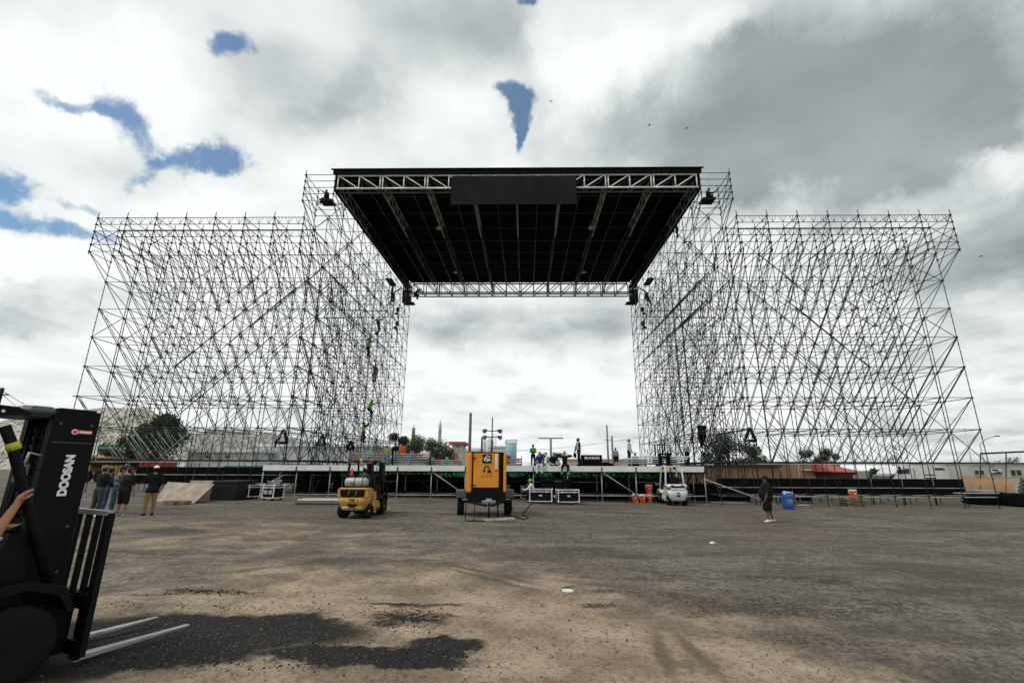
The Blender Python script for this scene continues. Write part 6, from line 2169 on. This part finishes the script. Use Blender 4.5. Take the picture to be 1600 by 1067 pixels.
for (pxa, pyt, rpx, lb) in ((766, 684, 4.5, 'tall pale silo with a cage ladder, right one beside the floodlight mast'), (756, 686, 3.0, 'slim pale silo left of the taller one')):
    p = at(pxa, pyt, 160)
    t_ = thing('silo', lb, 'silo', (p.x, 160, gz(0)))
    rad = rpx * 155 / F_PX
    q = MB(); q.lathe((0, 0, 0), [(rad, 0), (rad, p.z - 1), (rad * .6, p.z)], 18); q.build('shell', WGREY, t_)
    q = MB()
    for dx in (-.4, .4): q.tube((rad + dx + .6, -rad * .2, 0), (rad + dx + .6, -rad * .2, p.z + 1), .12, 5)
    for k in range(12): q.tube((rad + .2, -rad * .2, p.z * k / 12), (rad + 1.0, -rad * .2, p.z * (k + .5) / 12), .07, 4)
    q.build('ladder', GREYP, t_)
for (px, pyt, pyb, lb, r0) in ((646.5, 669, 700, 'dark factory chimney above the olive trees, left one', .6), (688, 663, 700, 'pale lattice-topped chimney above the olive trees, right one', .55)):
    p = at(px, pyt, 170)
    t_ = thing('chimney', lb, 'chimney', (p.x, 170, gz(0)))
    mt_ = mat('sooty_metal', (.16, .15, .14), .8) if r0 > .57 else mat('dull_stack', (.30, .31, .31), .8)
    q = MB(); q.lathe((0, 0, 0), [(r0 * 1.2, 0), (r0, p.z * .9), (r0 * .9, p.z)], 14); q.build('stack', mt_, t_)
    q = MB(); q.lathe((0, 0, p.z * .82), [(r0 * 1.25, 0), (r0 * 1.25, .4)], 14); q.build('collar', mt_, t_)
    q = MB(); q.tube((0, 0, p.z), (0, 0, p.z + (1.2 if r0 < .85 else 3.5)), .12, 5); q.build('rod', BLACK, t_)


def pole(name, lb, px, pyt, Y, r, mt, arms=(), cat='pole', lean=0.0):
    p = at(px, pyt, Y)
    t_ = thing(name, lb, cat, (p.x, Y, gz(p.x)))
    H_ = p.z - gz(p.x)
    q = MB(); q.cone((0, 0, 0), (lean * H_, 0, H_), r * 1.3, r, 8); q.build('shaft', mt, t_)
    for (z, wd, r2_) in arms:
        q = MB(); q.tube((-wd + lean * H_, 0, H_ + z), (wd + lean * H_, 0, H_ + z), r2_, 6); q.build('crossarm', mt, t_)
    return t_, H_


CONC = mat('concrete_pole', (.20, .195, .18), .9)
pole('utility_pole', 'plain grey utility pole directly behind the generator', 735.5, 645, 48, .13, CONC)
pole('utility_pole', 'slim tall pole on the skyline right of the seated crew, taller of two', 948, 664, 70, .12, CONC, ((-2.2, .5, .05),))
pole('utility_pole', 'slim pole on the skyline right of the seated crew, shorter of two', 956, 681, 72, .14, CONC)
pole('utility_pole', 'distant T-shaped pole above the seated crew', 860.5, 684.5, 100, .22, CONC, ((0, 2.6, .14),))
pole('utility_pole', 'dark wooden power pole at the left edge above the forklift', 4, 606, 40, .14, BLACK, ((-.6, .7, .06),))
pole('antenna_mast', 'thin leaning antenna mast at the right behind the lorry', 1503, 668, 52, .05, WGREY, lean=.04)
t_, H_ = pole('street_lamp', 'street lamp with a curved arm behind the site cabin', 1531, 695, 60, .07, GREYP, cat='street lamp')
q = MB(); q.path([V(0, 0, H_), V(.9, 0, H_ + .7), V(2.2, 0, H_ + 1.1)], .05, 6); q.build('arm', GREYP, t_)
q = MB(); q.cbox((2.4, 0, H_ + 1.08), .6, .2, .12, 0, .03); q.build('lamp_head', DARKALU, t_)
for (px, lb) in ((744.5, 'thin dark pole behind the generator, short'), ):
    pass
# wires
for (a, b, sag, lb) in (((6, 612, 40), (118, 660, 120), 1.0, 'thin sagging power wire running right from the pole at the left edge, upper'), ((6, 618, 40), (60, 648, 120), .8, 'thin sagging power wire from the pole at the left edge, lower')):
    p, r = at(*a), at(*b)
    q = MB(); q.path([p.lerp(r, k / 14) - V(0, 0, sag * math.sin(math.pi * k / 14)) for k in range(15)], .03, 4)
    tag(q.build('power_wire', BLACK), lb, 'wire')
p, r = at(640, 702, 110), at(1010, 682, 110)
q = MB(); q.path([p.lerp(r, k / 20) - V(0, 0, 1.6 * math.sin(math.pi * k / 20)) for k in range(21)], .045, 4)
tag(q.build('power_wire', GREYP), 'long faint power wire crossing the gap of the stage', 'wire')
# grid tube leaving the picture at right and its supports
p, r = at(1532, 708.5, 40), at(1612, 705, 40)
t_ = thing('high_rail', 'dark horizontal tube on posts above the site cabin roof', 'rail', p)
q = MB(); q.tube((0, 0, 0), r - p, .07, 8); q.build('tube', DARKALU, t_)
for k in range(3):
    s_ = (r - p) * (k / 2)
    q = MB(); q.tube(s_, V(s_.x, 1.0, gz(p.x) - p.z), .04, 6); q.build('support', DARKALU, t_)
# loader and green cart at left, red crates
p = gnd(172, 742)
x0, x1, z = span(150, 190, 702, 48)
ld = thing('wheel_loader', 'yellow and black loader standing behind the left scaffold wall', 'loader', ((x0 + x1) / 2, 48, gz(-40)))
w = (x1 - x0) / 2
q = MB(); q.cbox((0, 0, 1.9), 2 * w, 2.0, .8, 0, .1); q.build('body', BLACK, ld)
q = MB(); q.box(-w, -w * .4, -1.05, 1.05, .9, 1.6); q.box(w * .5, w, -1.05, 1.05, .9, 1.6); q.build('arm', YELLOW, ld)
q = MB(); q.box(-w, w, -1.06, 1.0, 2.3, 2.42); q.build('stripe', YELLOW, ld)
q = MB(); q.cbox((w * .2, 0, 3.3), w * .9, 1.6, .18); q.build('canopy', mat('green_canopy', (.06, .30, .13), .6), ld)
for dx in (-.3, .62):
    for y in (-.7, .7):
        q = MB(); q.tube((w * dx, y, 2.3), (w * dx, y, 3.25), .05, 6); q.build('canopy_post', BLACK, ld)
for dx in (-.55, .55):
    q = MB(); q.lathe((w * dx, -1.1, .55), [(.55, -.2), (.55, .2)], 18, 'y'); q.build('wheel', RUBBER, ld)
for k in range(5):
    px = 226 + 10.5 * k
    p = at(px, 729, 44)
    t_ = thing('red_crate', NTH[k] + ' red slatted crate from the left, behind the left black panels', 'crate', (p.x, 44, gz(p.x)), 0, 'red crates behind the left panels')
    hh = at(px, 720.5, 44).z - gz(p.x)
    for j in range(7):
        q = MB(); q.cbox((0, -.25, hh - .06 - .17 * j), .56, .03, .11); q.build('slat', mat('red_plastic', (.30, .02, .02), .6), t_)
    for sx in (-.28, .28):
        q = MB(); q.cbox((sx, 0, hh / 2), .04, .54, hh); q.build('side', mat('red_plastic', (.30, .02, .02), .6), t_)
    q = MB(); q.cbox((0, .1, hh / 2), .52, .3, hh - .1); q.build('inner_box', BLACK, t_)
# orange crowd barriers
for k, px in enumerate((1503, 1519, 1536, 1553, 1570)):
    a, b = at(px, 768, 37 + .0 * k), at(px + 16, 768, 37 - .0 * k)
    zt_ = at(px, 745.5 + .3 * k, 37).z
    t_ = thing('crowd_barrier', NTH[k] + ' orange crowd barrier from the left, in front of the site cabin', 'barrier', (a.x, 37, gz(a.x)), 0, 'orange crowd barriers')
    wd = b.x - a.x - .03; hh = zt_ - gz(a.x)
    om = mat('orange_barrier', (.62, .25, .05), .5)
    for z in (hh, .35):
        q = MB(); q.tube((0, 0, z), (wd, 0, z), .03, 6); q.build('rail', om, t_)
    for j in range(8):
        q = MB(); q.tube((wd * j / 7, 0, .35 if 0 < j < 7 else 0), (wd * j / 7, 0, hh), .02 if 0 < j < 7 else .03, 6); q.build('bar', om, t_)
# stacked black sheets and mesh rolls at the right edge
p = at(1560, 775, 33)
t_ = thing('sheet_stack', 'stack of black sheets under pale ones at the right edge', 'stack', (p.x, 34, gz(p.x)), 0)
x0, x1, _ = span(1531, 1578, 760, 33)
for k in range(9):
    rr_ = random.Random(k)
    q = MB(); q.cbox((rr_.uniform(-.1, .1), 0, .08 + .10 * k), x1 - x0 - .05 * k, 1.5, .085, rr_.uniform(-.01, .01)); q.build('sheet', BLACK if k < 8 else GREYP, t_)
x0, x1, _ = span(1560, 1640, 770, 33)
q = MB(); q.cbox((0, 0, .40), x1 - x0, 1.6, .80, 0, .1)
t_ = thing('covered_pile', 'low black covered pile at the right edge below the mesh rolls', 'pile', ((x0 + x1) / 2, 32.2, gz(30)))
q.build('cover', BLACKCLOTH, t_)
for k in range(4):
    a = at(1577 + 1.5 * k, 751 + 4.5 * k, 32.2)
    q = MB(); q.tube((0, 0, 0), (3.8, 0, 0), .125, 10)
    rl = q.build('mesh_roll', mat('grey_mesh_roll', (.13, .15, .155), .7, .2, .3, 12), None, (a.x, 31.4 + .12 * k, .72 + .235 * (3 - k)))
    tag(rl, ('top', 'second', 'third', 'lowest')[k] + ' of the four grey mesh rolls piled at the right edge', 'mesh roll')
    for dx in (1.1, 1.35):
        q = MB(); q.lathe((dx, 0, 0), [(.131, -.05), (.131, .05)], 10, 'x'); q.build('red_tie', REDPAINT, rl)
# birds
for i, (px, py) in enumerate(((861, 159), (1015, 196), (1073, 201), (1533, 401))):
    p = at(px, py, 60)
    t_ = thing('bird', ('bird gliding in the pale sky above the roof centre', 'left of the two close birds under the dark cloud', 'right of the two close birds under the dark cloud', 'bird low at the right beyond the scaffold wall')[i], 'bird', p, i * 1.3)
    q = MB(); q.ball((0, 0, 0), .05, .17, .05, 8, 6); q.ball((0, .17, .02), .035, .05, .035, 6, 5); q.prism([(-.03, -.16), (.03, -.16), (.05, -.28), (-.05, -.28)], -.005, .005, 'z'); q.build('body', BLACK, t_)
    for sx in (-1, 1):
        q = MB(); q.add([(0, .07, .02), (sx * .18, .09, .10), (sx * .38, .0, .04), (sx * .17, -.03, .09), (0, -.06, .02), (0, .07, .03), (sx * .18, .09, .11), (sx * .38, .0, .05), (sx * .17, -.03, .10), (0, -.06, .03)],
                        [(0, 1, 3, 4), (1, 2, 3), (5, 9, 8, 6), (6, 8, 7), (0, 5, 6, 1), (1, 6, 7, 2), (2, 7, 8, 3), (3, 8, 9, 4)]); q.build('wing', BLACK, t_)
# litter
g = gnd(1113, 850)
q = MB(); q.ball((0, 0, .03), .10, .06, .04, 8, 6); q.cbox((.06, 0, .03), .06, .05, .02, .5); tag(q.build('litter', WHITE, None, (g.x, g.y, gz(g.x)), (0, 0, .6)), 'crumpled white cup lying alone in the grey middle of the yard', 'litter')
g = gnd(887, 925)
q = MB(); q.prism([(-.10, -.05), (.03, -.07), (.11, 0), (.05, .06), (-.08, .05)], 0, .012, 'z'); tag(q.build('litter', WHITE, None, (g.x, g.y, gz(g.x) + .02), (.1, .05, .3)), 'flat white scrap lying near the brown stains', 'litter')
g = gnd(1330, 822)
# loose stones
rr = random.Random(77)
sb = MB()
for k in range(5200):
    if k < 3600:
        px, py = rr.uniform(60, 1600), 800 + 267 * rr.random() ** .8
    else:
        px, py = rr.gauss(420, 170), rr.gauss(1000, 26)
        if py < 940 or px < 60: continue
    p = gnd(px, py)
    s = rr.choice((.004, .005, .006, .008, .010, .018 if rr.random() < .15 else .006)) * (1 + .03 * p.y)
    c = V(p.x, p.y, gz(p.x) + lumps(p.x, p.y) + s * .25)
    vs = [c + V(s * rr.uniform(.6, 1.3), 0, 0), c + V(0, s * rr.uniform(.6, 1.3), 0), c - V(s * rr.uniform(.6, 1.3), 0, 0), c - V(0, s * rr.uniform(.6, 1.3), 0), c + V(0, 0, s * rr.uniform(.5, .9))]
    sb.add(vs, [(0, 1, 4), (1, 2, 4), (2, 3, 4), (3, 0, 4)])
o_ = sb.build('loose_stones', mat('loose_stone', (.07, .065, .06), .9, 0, 0, 1.7, 0, 1, (.13, .11, .09)))
stuff(o_)

# clods of broken asphalt on and around the dark patch
rr = random.Random(5)
sb = MB()
for k in range(1100):
    q_ = rr.random()
    if q_ < .35: px, py = rr.gauss(640, 30), rr.gauss(962, 10)
    elif q_ < .62: px, py = rr.gauss(320, 40), rr.gauss(926, 2.5)
    elif q_ < .8: px, py = rr.uniform(480, 735), rr.gauss(1022, 13)
    else: px, py = rr.uniform(170, 520), rr.choice((rr.gauss(948, 3), rr.gauss(1040, 5)))
    p = gnd(px, py)
    s = rr.choice((.004, .006, .008, .010, .014))
    c = V(p.x, p.y, gz(p.x) + lumps(p.x, p.y) + s * .2)
    n = 5
    a0 = rr.uniform(0, 6)
    vs = [c + V(s * rr.uniform(.7, 1.4) * math.cos(a0 + 1.257 * i), s * rr.uniform(.7, 1.4) * math.sin(a0 + 1.257 * i), -s * .2) for i in range(n)] + [c + V(s * rr.uniform(.3, .8) * math.cos(a0 + 1.257 * i), s * rr.uniform(.3, .8) * math.sin(a0 + 1.257 * i), s * rr.uniform(.3, .7)) for i in range(n)]
    sb.add(vs, [tuple(range(n, 2 * n))] + [(i, (i + 1) % n, (i + 1) % n + n, i + n) for i in range(n)])
stuff(sb.build('asphalt_crumbs', mat('asphalt_crumb', (.022, .021, .020), .95, 0, .3, 3)))
